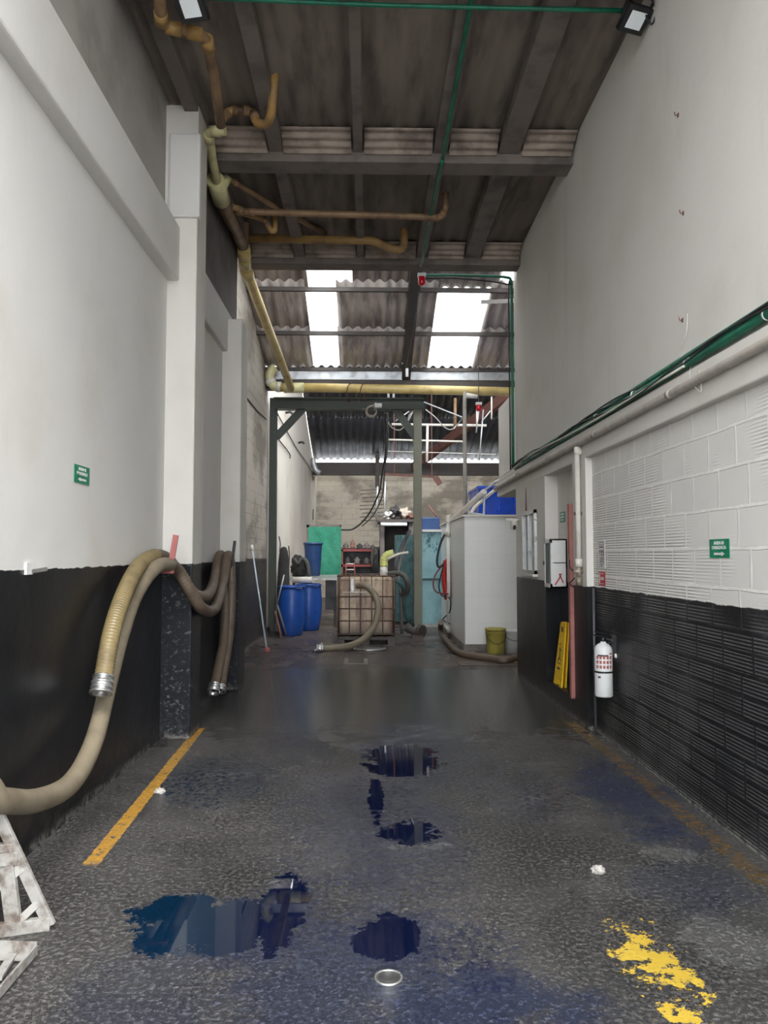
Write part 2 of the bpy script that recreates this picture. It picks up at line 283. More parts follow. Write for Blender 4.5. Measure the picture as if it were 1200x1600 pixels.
# ---------------------------------------------------------------- mesh builder
def smooth_path(pts, sub=8):
    pts = [Vector(p) for p in pts]
    if len(pts) < 3 or sub < 2: return pts
    q = [pts[0]*2-pts[1]] + pts + [pts[-1]*2-pts[-2]]; out = []
    for i in range(1, len(q)-2):
        a, b, c, d = q[i-1:i+3]
        for k in range(sub):
            t = k/sub
            out.append(.5*((2*b)+(c-a)*t+(2*a-5*b+4*c-d)*t*t+(3*b-a-3*c+d)*t*t*t))
    out.append(pts[-1]); return out
class MB:
    def __init__(s): s.v = []; s.f = []; s.sm = []
    def add(s, v, f, smooth=False):
        n = len(s.v); s.v += [Vector(p) for p in v]; s.f += [tuple(i+n for i in q) for q in f]; s.sm += [smooth]*len(f); return s
    def box(s, x0, x1, y0, y1, z0, z1, rot=0, c=None):
        v = [Vector((x, y, z)) for z in (z0, z1) for y in (y0, y1) for x in (x0, x1)]
        if rot:
            c = Vector(c or ((x0+x1)/2, (y0+y1)/2, 0)); R = Matrix.Rotation(rot, 3, 'Z'); v = [R@(p-c)+c for p in v]
        return s.add(v, [(0, 2, 3, 1), (4, 5, 7, 6), (0, 1, 5, 4), (2, 6, 7, 3), (0, 4, 6, 2), (1, 3, 7, 5)])
    def bar(s, a, b, w, h=None, up=(0, 0, 1)):
        a = Vector(a); b = Vector(b); h = h or w; d = (b-a).normalized(); up = Vector(up)
        if abs(d.dot(up)) > .95: up = Vector((0, 1, 0))
        r = d.cross(up).normalized(); u = r.cross(d)
        v = [p+r*(i*w/2)+u*(j*h/2) for p in (a, b) for j in (-1, 1) for i in (-1, 1)]
        return s.add(v, [(0, 1, 3, 2), (4, 6, 7, 5), (0, 4, 5, 1), (2, 3, 7, 6), (0, 2, 6, 4), (1, 5, 7, 3)])
    def angle(s, a, b, w, t, r1, r2):   # L-section steel between two points
        a = Vector(a); b = Vector(b); r1 = Vector(r1).normalized(); r2 = Vector(r2).normalized()
        s.bar(a+r1*w/2, b+r1*w/2, w, t, r2); s.bar(a+r2*w/2, b+r2*w/2, w, t, r1); return s
    def tube(s, pts, r, n=12, sub=8, rib=0, pitch=.02, caps=True, radf=None):
        p = smooth_path(pts, sub)
        if rib:
            L = [0]
            for i in range(1, len(p)): L.append(L[-1]+(p[i]-p[i-1]).length)
            m = max(int(L[-1]/(pitch/4)), 4); q = []; j = 0
            for k in range(m+1):
                d = L[-1]*k/m
                while j < len(p)-2 and L[j+1] < d: j += 1
                q.append(p[j].lerp(p[j+1], min((d-L[j])/max(L[j+1]-L[j], 1e-9), 1)))
            p = q
        t = [(p[min(i+1, len(p)-1)]-p[max(i-1, 0)]).normalized() for i in range(len(p))]
        up = Vector((0, 0, 1)) if abs(t[0].z) < .9 else Vector((1, 0, 0))
        u = t[0].cross(up).normalized(); v = []; f = []
        for i, q in enumerate(p):
            u = (u - t[i]*u.dot(t[i])).normalized(); w = t[i].cross(u)
            rr = r*(1+(rib*(1 if i % 4 in (1, 2) else -1) if rib else 0))
            if radf: rr *= radf(i/(len(p)-1))
            v += [q+(u*math.cos(a)+w*math.sin(a))*rr for a in (2*math.pi*k/n for k in range(n))]
        for i in range(len(p)-1):
            for k in range(n): f.append((i*n+k, i*n+(k+1) % n, (i+1)*n+(k+1) % n, (i+1)*n+k))
        s.add(v, f, True)
        if caps:
            b = len(s.v)-len(v); s.f += [tuple(b+k for k in range(n))[::-1], tuple(b+len(v)-n+k for k in range(n))]; s.sm += [False, False]
        return s
    def cyl(s, a, b, r, n=16, r2=None):
        r2 = r if r2 is None else r2
        return s.tube([a, b], r, n, 1, radf=lambda t: 1+(r2/r-1)*t)
    def ring(s, a, b, r, ri, n=20):   # hollow sleeve
        a = Vector(a); b = Vector(b); d = (b-a).normalized(); up = Vector((0, 0, 1)) if abs(d.z) < .9 else Vector((1, 0, 0)); u = d.cross(up).normalized(); w = d.cross(u)
        c = [(math.cos(2*math.pi*k/n), math.sin(2*math.pi*k/n)) for k in range(n)]
        v = [p+(u*x+w*y)*q for p, q in ((a, r), (b, r), (b, ri), (a, ri)) for x, y in c]
        return s.add(v, [(j*n+k, j*n+(k+1) % n, ((j+1) % 4)*n+(k+1) % n, ((j+1) % 4)*n+k) for j in range(4) for k in range(n)], True)
    def lathe(s, prof, c=(0, 0, 0), n=28):   # prof: (r, z)
        c = Vector(c); v = [c+Vector((r*math.cos(2*math.pi*k/n), r*math.sin(2*math.pi*k/n), z)) for r, z in prof for k in range(n)]
        return s.add(v, [(j*n+k, j*n+(k+1) % n, (j+1)*n+(k+1) % n, (j+1)*n+k) for j in range(len(prof)-1) for k in range(n)], True)
    def blob(s, c, rx, ry, rz, seed=0, amp=.25, n=14, fr=2.0, flat=True):
        c = Vector(c); v = []; f = []
        for i in range(n+1):
            th = math.pi*i/n
            for k in range(2*n):
                ph = math.pi*k/n; d = Vector((math.sin(th)*math.cos(ph), math.sin(th)*math.sin(ph), math.cos(th)))
                q = 1+amp*noise.noise(d*fr+Vector((seed*7.3, seed, 0)))*2
                v.append(c+Vector((d.x*rx*q, d.y*ry*q, max(d.z*rz*q, -rz*.9) if flat else d.z*rz*q)))
        for i in range(n):
            for k in range(2*n): f.append((i*2*n+k, i*2*n+(k+1) % (2*n), (i+1)*2*n+(k+1) % (2*n), (i+1)*2*n+k))
        return s.add(v, f, True)
    def quad(s, *v): return s.add(v, [(0, 1, 2, 3)])
    def build(s, name, mat, parent=None, origin=None, bevel=0, solid=0, sub=0):
        if parent is not None: o0 = Vector(parent['_w'])
        elif origin is not None: o0 = Vector(origin)
        else:
            xs = [p.x for p in s.v]; ys = [p.y for p in s.v]; zs = [p.z for p in s.v]
            o0 = Vector(((min(xs)+max(xs))/2, (min(ys)+max(ys))/2, min(zs)))
        me = bpy.data.meshes.new(name); me.from_pydata([tuple(p-o0) for p in s.v], [], s.f); me.materials.append(mat)
        me.polygons.foreach_set('use_smooth', s.sm); me.update()
        o = bpy.data.objects.new(name, me); C.objects.link(o)
        if parent is not None: o.parent = parent
        else: o.location = o0
        o['_w'] = tuple(o0)
        if solid: m = o.modifiers.new('s', 'SOLIDIFY'); m.thickness = solid; m.offset = 0
        if bevel: m = o.modifiers.new('b', 'BEVEL'); m.width = bevel; m.segments = 2; m.limit_method = 'ANGLE'
        return o
def tag(o, label, cat, group=None, kind=None):
    o['label'] = label; o['category'] = cat
    if group: o['group'] = group
    if kind: o['kind'] = kind
    return o
def struct(o): o['kind'] = 'structure'; return o
def thing(name, label, cat, loc, group=None):
    e = bpy.data.objects.new(name, None); C.objects.link(e); e.location = loc; e['_w'] = tuple(loc); e.empty_display_size = .1
    return tag(e, label, cat, group)
def copy_tree(o, parent=None, off=None):
    c = o.copy(); C.objects.link(c)
    if parent: c.parent = parent
    elif off is not None: c.location = Vector(o.location)+Vector(off); c['_w'] = tuple(c.location)
    for ch in list(o.children): copy_tree(ch, c)
    return c
def text_mesh(name, s, mat, parent, origin, xd, yd, size, ext=.0006, width=None):
    cu = bpy.data.curves.new('t', 'FONT'); cu.body = s; cu.size = size; cu.align_x = 'CENTER'; cu.align_y = 'CENTER'; cu.extrude = ext; cu.offset = size*.018
    o = bpy.data.objects.new('t', cu); C.objects.link(o); dg = bpy.context.evaluated_depsgraph_get(); dg.update()
    me = bpy.data.meshes.new_from_object(o.evaluated_get(dg)); bpy.data.objects.remove(o)
    xd = Vector(xd).normalized(); yd = Vector(yd).normalized(); zd = xd.cross(yd); org = Vector(origin)-Vector(parent['_w'])
    xs = [v.co.x for v in me.vertices]; k = (width/(max(xs)-min(xs))) if width else 1
    for v in me.vertices: v.co = org + xd*v.co.x*k + yd*v.co.y + zd*v.co.z
    me.name = name; me.materials.clear(); me.materials.append(mat)
    r = bpy.data.objects.new(name, me); C.objects.link(r); r.parent = parent; r['_w'] = parent['_w']; return r

# ================================================================ SETTING
XL, XR = -1.70, 1.90
ZC = 5.42; D1, D2 = 6.95, 9.45; XW = -1.95; XFR = 5.5; DEND = 27.1
# floor
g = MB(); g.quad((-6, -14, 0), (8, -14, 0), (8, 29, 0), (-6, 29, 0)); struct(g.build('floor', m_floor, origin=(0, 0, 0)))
# left wall, near bay
g = MB()
g.box(XL-.2, XL, -.8, 6.4, 0, 3.85)
struct(g.build('wall_left', m_wall_l, origin=(0, 0, 0)))
g = MB(); g.box(XL-.24, XL-.03, -.8, 6.4, 4.25, ZC+.3); struct(g.build('wall_left_upper', m_grey_plaster, origin=(0, 0, 0)))
g = MB(); g.box(XL-.2, -1.60, -.8, 9.3, 3.82, 4.29); struct(g.build('trim_1', m_wall_l, origin=(0, 0, 0), bevel=.015))     # plastered tie beam along the left wall
g = MB(); g.box(-1.83, -1.455, 6.3, 6.66, 0, 5.36); struct(g.build('trim_2', m_column, origin=(0, 0, 0), bevel=.012))      # column
g = MB(); g.box(-1.70, -1.43, 6.27, 6.36, 4.36, 5.1); struct(g.build('trim_3', m_wall_l, origin=(0, 0, 0), bevel=.02))
g = MB(); g.box(-1.9, -1.66, 6.6, 8.6, 0, 3.9); struct(g.build('wall_left_recess', m_wall_l, origin=(0, 0, 0)))
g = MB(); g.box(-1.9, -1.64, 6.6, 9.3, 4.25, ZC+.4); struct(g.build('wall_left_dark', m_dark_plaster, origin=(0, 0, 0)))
g = MB(); g.box(-1.95, -1.44, 8.52, 8.95, 0, 4.2); struct(g.build('trim_4', m_column, origin=(0, 0, 0), bevel=.012))
g = MB(); g.box(XW-.2, XW, 8.9, 14.6, 0, 6.8); struct(g.build('wall_left_blocks', m_blocks_l, origin=(0, 0, 0)))
g = MB(); g.box(XW-.2, XW-.02, 14.6, DEND+.1, 0, 7.0); struct(g.build('wall_left_far', m_beige, origin=(0, 0, 0)))
g = MB(); g.box(XW-.03, XW+.10, 26.6, 26.95, 0, 4.3); struct(g.build('trim_5', m_beige, origin=(0, 0, 0)))
# right wall
NJ, FJ = 6.96, 8.06
g = MB()
g.box(1.96, 2.2, -.8, 6.56, 0, 2.36); struct(g.build('wall_right', m_blocks_r, origin=(0, 0, 0)))
g = MB()   # smooth plaster part with the doorway niche and the window
g.box(XR, 2.2, 6.54, NJ, 0, 2.36); g.box(XR, 2.2, NJ, FJ, 0, .19); g.box(2.04, 2.2, NJ, FJ, .19, 2.38)
g.box(XR, 2.2, FJ, 8.46, 0, 2.36); g.box(XR, 2.2, 9.15, 9.65, 0, 2.36); g.box(XR, 2.2, 8.46, 9.15, 0, 1.29); g.box(XR, 2.2, 8.46, 9.15, 2.02, 2.36)
struct(g.build('wall_right_pier', m_wall_r, origin=(0, 0, 0)))
g = MB(); g.box(XR, 2.2, -.8, 11.05, 2.355, 2.60); struct(g.build('trim_6', m_wall_r, origin=(0, 0, 0), bevel=.01))
g = MB(); g.box(1.945, 2.2, -.8, 9.87, 2.59, ZC+.5); struct(g.build('wall_right_upper', m_wall_r, origin=(0, 0, 0)))
g = MB(); g.box(1.93, 2.2, 9.86, 11.05, 2.59, 3.67); struct(g.build('wall_right_low', m_wall_r, origin=(0, 0, 0)))
g = MB(); g.box(2.2, XFR, 9.65, 9.85, 0, 6.6); g.box(XFR, XFR+.2, 9.65, DEND+.2, 0, 6.0); struct(g.build('wall_side_room', m_beige, origin=(0, 0, 0)))
g = MB(); g.box(XW-.2, XFR+.2, DEND, DEND+.2, 0, 4.42); struct(g.build('wall_back', m_blocks_far, origin=(0, 0, 0)))
g = MB(); g.box(3.6, 3.7, 6.6, 9.7, 0, 2.6); g.box(2.2, 3.7, 6.6, 6.7, 0, 2.6); g.box(2.2, 3.7, 6.6, 9.7, 2.45, 2.55); struct(g.build('wall_sky_blocker', m_grey_plaster, origin=(0, 0, 0)))  # unseen room shell added behind the window, keeps bright sky out of the pane
# window in the right wall
g = MB()
for a, b, c, d in ((8.46, 8.50, 1.29, 2.02), (9.11, 9.15, 1.29, 2.02), (8.46, 9.15, 1.29, 1.33), (8.46, 9.15, 1.98, 2.02), (8.79, 8.82, 1.3, 2.0)): g.box(1.87, 1.95, a, b, c, d)
wf = struct(g.build('window_1', m_alu, origin=(1.9, 8.8, 1.29))); wf['_w'] = (1.9, 8.8, 1.29)
MB().box(1.915, 1.92, 8.50, 9.11, 1.33, 1.98).build('window_pane', m_glass, wf)
MB().box(1.84, 1.90, 8.42, 9.2, 1.262, 1.29).build('window_sill', m_wall_r, wf)
# ceiling: corrugated sheets between sooty beams
def corr(x0, x1, y0, z0, y1, z1, pitch=.177, amp=.022, g=None, ny=2):
    g = g or MB(); n = max(int((x1-x0)/pitch*8), 2); v = []
    for j in range(ny+1):
        t = j/ny
        for i in range(n+1):
            x = x0+(x1-x0)*i/n; v.append((x, y0+(y1-y0)*t, z0+(z1-z0)*t+amp*math.cos(2*math.pi*x/pitch)))
    return g.add(v, [(j*(n+1)+i, j*(n+1)+i+1, (j+1)*(n+1)+i+1, (j+1)*(n+1)+i) for j in range(ny) for i in range(n)], True)
g = MB(); corr(-1.75, 2.0, 1.9, ZC, D2+.15, ZC, g=g, amp=.012); struct(g.build('ceiling', m_ceil, origin=(0, 0, 0), solid=.01))
g = MB(); g.box(-1.75, 2.0, 1.9, D2+.15, ZC+.05, ZC+.07); struct(g.build('ceiling_backing', m_ceilbeam, origin=(0, 0, 0)))
k = 7
for xc, w_ in ((-1.52, .12), (-.87, .13), (-.10, .09), (.68, .13), (1.33, .20)):
    g = MB(); g.box(xc-w_/2, xc+w_/2, 1.9, D2+.1, 5.30, ZC+.03); struct(g.build('trim_%d' % k, m_ceilbeam, origin=(0, 0, 0), bevel=.01)); k += 1
for d in (1.95, 4.45, D1, D2):
    g = MB(); g.box(-1.62, 1.95, d-.02, d+.22, 5.21, ZC-.02); struct(g.build('trim_%d' % k, m_ceilbeam, origin=(0, 0, 0), bevel=.01)); k += 1
# lighter sheet offcuts closing the gap in front of each beam, corrugation running across
def closer(x0, x1, d, mat):
    v = []; n = 24
    for j in range(n+1):
        t = j/n; y = d-.025-.25*t; z = 5.285+.115*t; o = .010*math.cos(t*2*math.pi*3.2)
        v += [(x0, y-o*.6, z-o*.8), (x1, y-o*.6, z-o*.8)]
    g = MB(); g.add(v, [(2*j, 2*j+1, 2*j+3, 2*j+2) for j in range(n)], True); struct(g.build('ceiling_strip', mat, origin=(0, 0, 0), solid=.008))
for d in (4.45, D1, D2):
    for a, b in ((-1.66, -.95), (-.80, -.16), (-.04, .60), (.76, 1.21), (1.45, 1.92)): closer(a, b, d, m_strip)

# roof over the second bay, sloping down away from us
SL = .31; ZM = lambda D: 5.82-SL*(D-11.8)
def roof_piece(name, x0, x1, d0, d1, mat, lift=0.0):
    g = corr(x0, x1, d0, ZM(d0)+lift, d1, ZM(d1)+lift, pitch=.177, amp=.028); return struct(g.build(name, mat, origin=(0, 0, 0), solid=.007))
rows = ((9.9, 11.93, 0.03), (11.75, 13.12, 0.015), (12.95, 14.2, 0))
sky1 = ((-.96, -.25), (-1.02, -.52), (-1.04, -.54)); sky2 = ((2.1, 2.4), (1.12, 1.98), (1.12, 1.98))
wn = 2
for (a, b, lf), s1, s2 in zip(rows, sky1, sky2):
    roof_piece('ceiling_sheet', XW, s1[0], a, b, m_sheet, lf); roof_piece('ceiling_sheet', s1[1], s2[0], a, b, m_sheet, lf); roof_piece('ceiling_sheet', s2[1], XFR, a, b, m_sheet, lf)
    for s in (s1, s2): roof_piece('window_%d' % wn, s[0]-.03, s[1]+.03, a, b, m_sky, lf+.02); wn += 1
for d in (10.5, 11.86, 13.03, 14.17):
    g = MB(); g.box(XW, XFR, d-.03, d+.03, ZM(d)-.09, ZM(d)-.026); struct(g.build('trim_%d' % k, m_steel_dark, origin=(0, 0, 0))); k += 1
g = MB(); g.bar((.72, 9.9, ZM(9.9)-.14), (.72, 14.2, ZM(14.2)-.14), .16, .2); struct(g.build('trim_%d' % k, m_steel_dark, origin=(0, 0, 0))); k += 1
g = MB()   # galvanised gutter channel
for a, b in ((XW, .66), (.80, XFR)): g.box(a, b, 14.18, 14.40, 4.83, 5.02)
struct(g.build('trim_%d' % k, m_galv, origin=(0, 0, 0), bevel=.01)); k += 1
g = MB(); g.box(XW, XFR, 14.2, 14.42, 4.66, 4.86); struct(g.build('trim_%d' % k, m_steel_dark, origin=(0, 0, 0))); k += 1
# roof of the rear hall
ZF = lambda D: 4.88-.31*(D-DEND)
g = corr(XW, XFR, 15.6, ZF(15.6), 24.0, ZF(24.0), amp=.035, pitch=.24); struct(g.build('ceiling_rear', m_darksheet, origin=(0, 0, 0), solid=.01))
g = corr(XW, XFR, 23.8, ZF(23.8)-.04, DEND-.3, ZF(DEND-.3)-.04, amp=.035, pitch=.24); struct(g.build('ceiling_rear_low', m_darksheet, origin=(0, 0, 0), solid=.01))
g = MB(); g.box(XW, XFR, 26.5, 26.75, 4.42, 4.78); g.box(XW, XFR, 26.4, 26.7, 4.33, 4.41); struct(g.build('trim_%d' % k, m_steel_dark, origin=(0, 0, 0))); k += 1
g = MB(); g.box(.25, .40, 26.2, 26.6, 3.9, 5.1); struct(g.build('trim_%d' % k, m_steel_dark, origin=(0, 0, 0))); k += 1
g = MB(); g.bar((1.6, 26.4, 4.6), (4.2, 20.5, 6.2), .16, .3); struct(g.build('trim_%d' % k, m_rust, origin=(0, 0, 0))); k += 1

# ================================================================ THINGS
# ---- hoses hung on the left wall
def coupling(parent, a, b, r, name='coupling'):
    a = Vector(a); b = Vector(b); d = b-a; g = MB(); g.ring(a, b, r*1.08, r*.72, 24)
    for t0, t1, k_ in ((0, .12, 1.18), (.32, .46, 1.22), (.62, .74, 1.2), (.88, 1, 1.26)): g.ring(a+d*t0, a+d*t1, r*k_, r*.74, 24)
    return g.build(name, m_alu, parent)
R1 = .052
h1 = [WX(161, 1062, -1.54), WX(174, 990, -1.55), WX(193, 930, -1.57), WX(215, 887, -1.60), WX(240, 869, -1.635), P(262, 874, 6.15), P(285, 905, 6.2), P(305, 930, 6.22), P(326, 928, 6.9), P(336, 900, 7.8), P(343, 868, 8.1), P(350, 880, 8.2), P(353, 940, 8.1), P(350, 1000, 7.95), P(342, 1040, 7.75), P(335, 1073, 7.55)]
hz = thing('suction_hose', 'dirty ribbed suction hose with open silver coupling hanging over the red hook', 'hose', F(158, 1075, .55))
sp = smooth_path(h1, 10)
MB().tube(sp[:42], R1, 18, 1, rib=.045, pitch=.022).build('hose_body', m_hose_rib, hz)
MB().tube(sp[41:], R1*.95, 18, 1, rib=.02, pitch=.03).build('hose_body', m_hose_brown, hz)
d = (sp[0]-sp[3]).normalized(); coupling(hz, sp[0]-d*.02, sp[0]+d*.085, R1)
d = (sp[-1]-sp[-4]).normalized(); coupling(hz, sp[-1]-d*.02, sp[-1]+d*.07, R1*.95)
h2 = [Vector((-1.45, 1.6, .40)), P(-60, 1243, 2.85), P(0, 1251, 3.1), P(60, 1250, 3.5), P(112, 1222, 3.95), P(146, 1160, 4.35), P(167, 1080, 4.72), P(190, 990, 5.0), P(214, 925, 5.25), P(246, 885, 5.55), P(275, 888, 5.98), P(298, 925, 6.1), P(316, 951, 6.3), P(336, 950, 7.0), P(349, 905, 7.8), P(356, 868, 8.05), P(361, 885, 8.15), P(361, 950, 8.1), P(357, 1000, 8.0), P(349, 1050, 7.9), P(345, 1072, 7.8)]
sp = smooth_path(h2, 10)
hz = thing('discharge_hose', 'long smooth cream hose sagging from both hooks down to the lower left corner', 'hose', (-1.45, 1.6, 0))
MB().tube(sp[:98], R1, 18, 1).build('hose_body', m_hose, hz)
MB().tube(sp[97:], R1*.92, 18, 1, rib=.02, pitch=.03).build('hose_body', m_hose_brown, hz)
e = Vector((-1.45, 1.55, .40)); coupling(hz, e, e+Vector((0, -.09, 0)), R1)
d = (sp[-1]-sp[-4]).normalized(); coupling(hz, sp[-1], sp[-1]+d*.06, R1*.9)
b = P(261, 893, 5.84); t_ = P(275, 836, 5.84)
hk = thing('hose_hook', 'faded red flat steel hook holding the hoses beside the near column', 'hook', b)
MB().bar(Vector((XL-.01, b.y, b.z)), b+Vector((.05, 0, 0)), .05, .03).build('bracket', m_pink, hk)
MB().bar(b+Vector((.02, 0, 0)), t_, .042, .016, (0, 1, 0)).build('upright_bar', m_pink, hk)
b = P(362, 884, 8.1); t_ = P(367, 845, 8.1)
hk = thing('hose_hook', 'thin black steel hook holding the brown hose loops by the far column', 'hook', b)
MB().bar(Vector((-1.67, b.y, b.z-.02)), b, .03, .03).build('bracket', m_black, hk)
MB().bar(b, t_, .03, .02, (0, 1, 0)).build('upright_bar', m_black, hk)
# hose standing on: dark props for ends are the wall hooks

# ---- white angle-iron frame, bottom left
fr = thing('steel_stand', 'chipped white angle iron stand with triangular braces at the lower left corner', 'stand', (-1.45, 3.0, 0))
A = F(78, 1446, .015); Tp = P(-8, 1262, 3.12); Lb = Vector((A.x-.62, A.y-.18, .02)); Tl = Vector((Tp.x-.2, Tp.y-.03, Tp.z+.02))
def fbar(a, b, name, w=.045, h=.02): MB().bar(a, b, w, h, (0, 1, 0)).build(name, m_white_rust, fr, bevel=.002)
fbar(Tp, A, 'front_leg'); fbar(A+Vector((0, 0, .01)), Lb, 'bottom_rail', .05, .03)
mid = Tp.lerp(A, .50); fbar(mid, Vector((mid.x-.26, mid.y-.05, .04)), 'brace', .035)
fbar(Tp.lerp(A, .74)+Vector((-.12, -.02, .2)), Vector((A.x-.13, A.y-.03, .03)), 'upright', .06, .025)
fbar(Tp.lerp(A, .80), Vector((A.x-.13, A.y-.03, .03)), 'brace', .03)
fbar(Tp.lerp(A, .42), Vector((A.x-.6, A.y-.15, Tp.lerp(A, .42).z)), 'cross_rail', .05, .03)
fbar(Tp.lerp(A, .33), Vector((A.x-.6, A.y-.15, Tp.lerp(A, .30).z)), 'cross_rail', .03, .03)
fbar(Tp, Vector((Tp.x-.12, Tp.y-.03, .02)), 'rear_leg', .045)
B = F(57, 1490, .2); 
fr = thing('steel_stand', 'low chipped white angle iron corner with a diagonal brace below the taller stand', 'stand', (-1.3, 2.6, 0))
e0 = F(57, 1491, .015); e1 = Vector((e0.x-.45, e0.y+.03, .02)); e2 = F(-10, 1570, .015)
MB().angle(e0, e1, .045, .006, (0, 0, 1), (0, -1, 0)).build('top_rail', m_white_rust, fr)
MB().angle(e0, e2+(e2-e0)*.3, .035, .006, (0, 0, 1), (-.7, .3, 0)).build('diagonal_rail', m_white_rust, fr)
MB().bar(F(20, 1492, .02), F(-4, 1530, .02), .03, .012).build('brace', m_white_rust, fr)

# ---- signs
def wall_sign(name, label, c, xd, w_, h_, mat, cat='sign', off=.004):
    s = thing(name, label, cat, c); xd = Vector(xd).normalized(); n = xd.cross(Vector((0, 0, 1)))
    c = Vector(c); g = MB(); g.bar(c-xd*w_/2+Vector((0, 0, 0)), c+xd*w_/2, off, h_, (0, 0, 1)); g.build('panel', mat, s)
    return s, xd, n
def exit_sign(label, c, xd, arrow):
    s, xd, n = wall_sign('exit_sign', label, c, xd, .235, .105, m_sign_green)
    f = Vector(c)+n*.003; up = Vector((0, 0, 1))
    text_mesh('lettering', 'SALIDA DE', m_white, s, f+up*.030, xd, up, .026, width=.12)
    text_mesh('lettering', 'EMERGENCIA', m_white, s, f+up*.004, xd, up, .026, width=.17)
    a = f-up*.030; d = xd*arrow; g = MB(); g.bar(a-d*.06, a+d*.03, .013, .0012, n)
    g.add([a+d*.03+up*.014+n*.0006, a+d*.03-up*.014+n*.0006, a+d*.07+n*.0006], [(0, 1, 2)]); g.build('arrow', m_white, s)
c = WX(128, 742, XL+.003); exit_sign('green emergency exit sign high on the white left wall', c, (0, 1, 0), -1)
c = WX(1124, 857, 1.957); exit_sign('green emergency exit sign on the white block wall at right', c, (0, -1, 0), 1)
c = WX(879, 808, 2.037)
s, xd, n = wall_sign('room_sign', 'small faded green sign inside the doorway recess', c, (0, -1, 0), .20, .11, m_sign_green); f = Vector(c)+n*.003
g = MB()
for i, q in ((.03, .13), (.0, .15), (-.03, .1)): g.bar(f-xd*q/2+Vector((0, 0, i)), f+xd*q/2+Vector((0, 0, i)), .001, .014)
g.build('printing', m_white, s)
c = WX(940.5, 866, 1.957); s, xd, n = wall_sign('safety_notice', 'narrow white notice with pictograms above the red sign', c, (0, -1, 0), .17, .225, m_paper); f = Vector(c)+n*.003
g = MB()
def rect(g, f, xd, x0, x1, z0, z1): g.bar(f+xd*x0+Vector((0, 0, (z0+z1)/2)), f+xd*x1+Vector((0, 0, (z0+z1)/2)), .001, abs(z1-z0))
rect(g, f, xd, -.07, .07, .098, .102); rect(g, f, xd, -.07, .07, .075, .079); rect(g, f, xd, -.07, -.065, .077, .1); rect(g, f, xd, .065, .07, .077, .1)
rect(g, f, xd, -.06, .06, .055, .065)
for q in (-.045, 0, .045):
    rect(g, f, xd, q-.012, q+.012, .01, .035); rect(g, f, xd, q-.006, q+.012, -.012, .004)
for z in (-.03, -.04, -.05): rect(g, f, xd, -.05, .05, z, z+.004)
u = Vector((0, 0, 1)); g.bar(f-xd*.05-u*.06, f+xd*.05-u*.06, .001, .005); g.bar(f-xd*.05-u*.06, f-u*.1, .001, .005, (0, 0, 1)); g.bar(f+xd*.05-u*.06, f-u*.1, .001, .005, (0, 0, 1)); g.build('printing', m_ink, s)
c = WX(940.5, 904, 1.957); s, xd, n = wall_sign('extinguisher_sign', 'red extinguisher sign just above the black dado', c, (0, -1, 0), .17, .115, m_sign_red); f = Vector(c)+n*.003
g = MB(); rect(g, f, xd, -.065, -.05, -.045, .045); rect(g, f, xd, -.03, .06, -.012, .012); rect(g, f, xd, -.03, .06, .038, .043); rect(g, f, xd, -.03, .06, -.043, -.038); g.build('printing', m_white, s)

# ---- fire extinguisher
c = P(931.5, 1088, 6.0); c.x = 1.865
ex = thing('fire_extinguisher', 'white fire extinguisher with black band hanging on the black block wall', 'fire extinguisher', c)
r = .07; MB().lathe([(0, 0), (r-.008, 0), (r, .01), (r, .365), (r-.006, .385), (.045, .408), (.022, .418), (.018, .44), (0, .44)], c).build('cylinder', m_white, ex)
MB().ring(c+Vector((0, 0, .188)), c+Vector((0, 0, .202)), r+.003, r-.01, 28).build('strap', m_black, ex)
g = MB(); g.cyl(c+Vector((0, 0, .425)), c+Vector((0, 0, .465)), .02); g.bar(c+Vector((.02, 0, .462)), c+Vector((-.09, -.03, .485)), .02, .012); g.bar(c+Vector((.02, 0, .485)), c+Vector((-.07, -.02, .51)), .02, .01); g.build('valve', m_black, ex)
g = MB(); g.tube([c+Vector((.02, 0, .45)), c+Vector((.07, -.03, .43)), c+Vector((-.05, .055, .36)), c+Vector((-.055, .06, .1)), c+Vector((-.055, .06, .04))], .009, 8); g.build('hose', m_black, ex)
g = MB()
def cyl_patch(g, c, r, a0, a1, z0, z1, n=5):
    v = []
    for i in range(n+1):
        a = a0+(a1-a0)*i/n
        for z in (z0, z1): v.append(c+Vector((r*math.cos(a), r*math.sin(a), z)))
    g.add(v, [(2*i, 2*i+2, 2*i+3, 2*i+1) for i in range(n)], True)
for row, z in enumerate((.225, .262, .298)):
    for i in range(5): cyl_patch(g, c, r+.0015, math.radians(206+i*22), math.radians(221+i*22), z, z+.024)
cyl_patch(g, c, r+.0015, math.radians(292), math.radians(318), .335, .346); g.build('printed_label', simple('label_red', (.35, .10, .08), .5), ex)
g = MB(); cyl_patch(g, c, r+.0012, math.radians(215), math.radians(285), .318, .332); cyl_patch(g, c, r+.0012, math.radians(215), math.radians(235), .15, .165); g.build('printed_text', m_ink, ex)
g = MB(); g.box(1.925, 1.962, c.y-.03, c.y+.03, c.z+.32, c.z+.48); g.build('wall_bracket', m_black, ex)
c2 = WX(962, 1025, 1.955); g = MB(); g.blob(c2, .012, .012, .02, 3, .2, 6); tag(g.build('wall_clip', m_paper), 'small white clip hanging on the black blocks beside the extinguisher', 'clip')
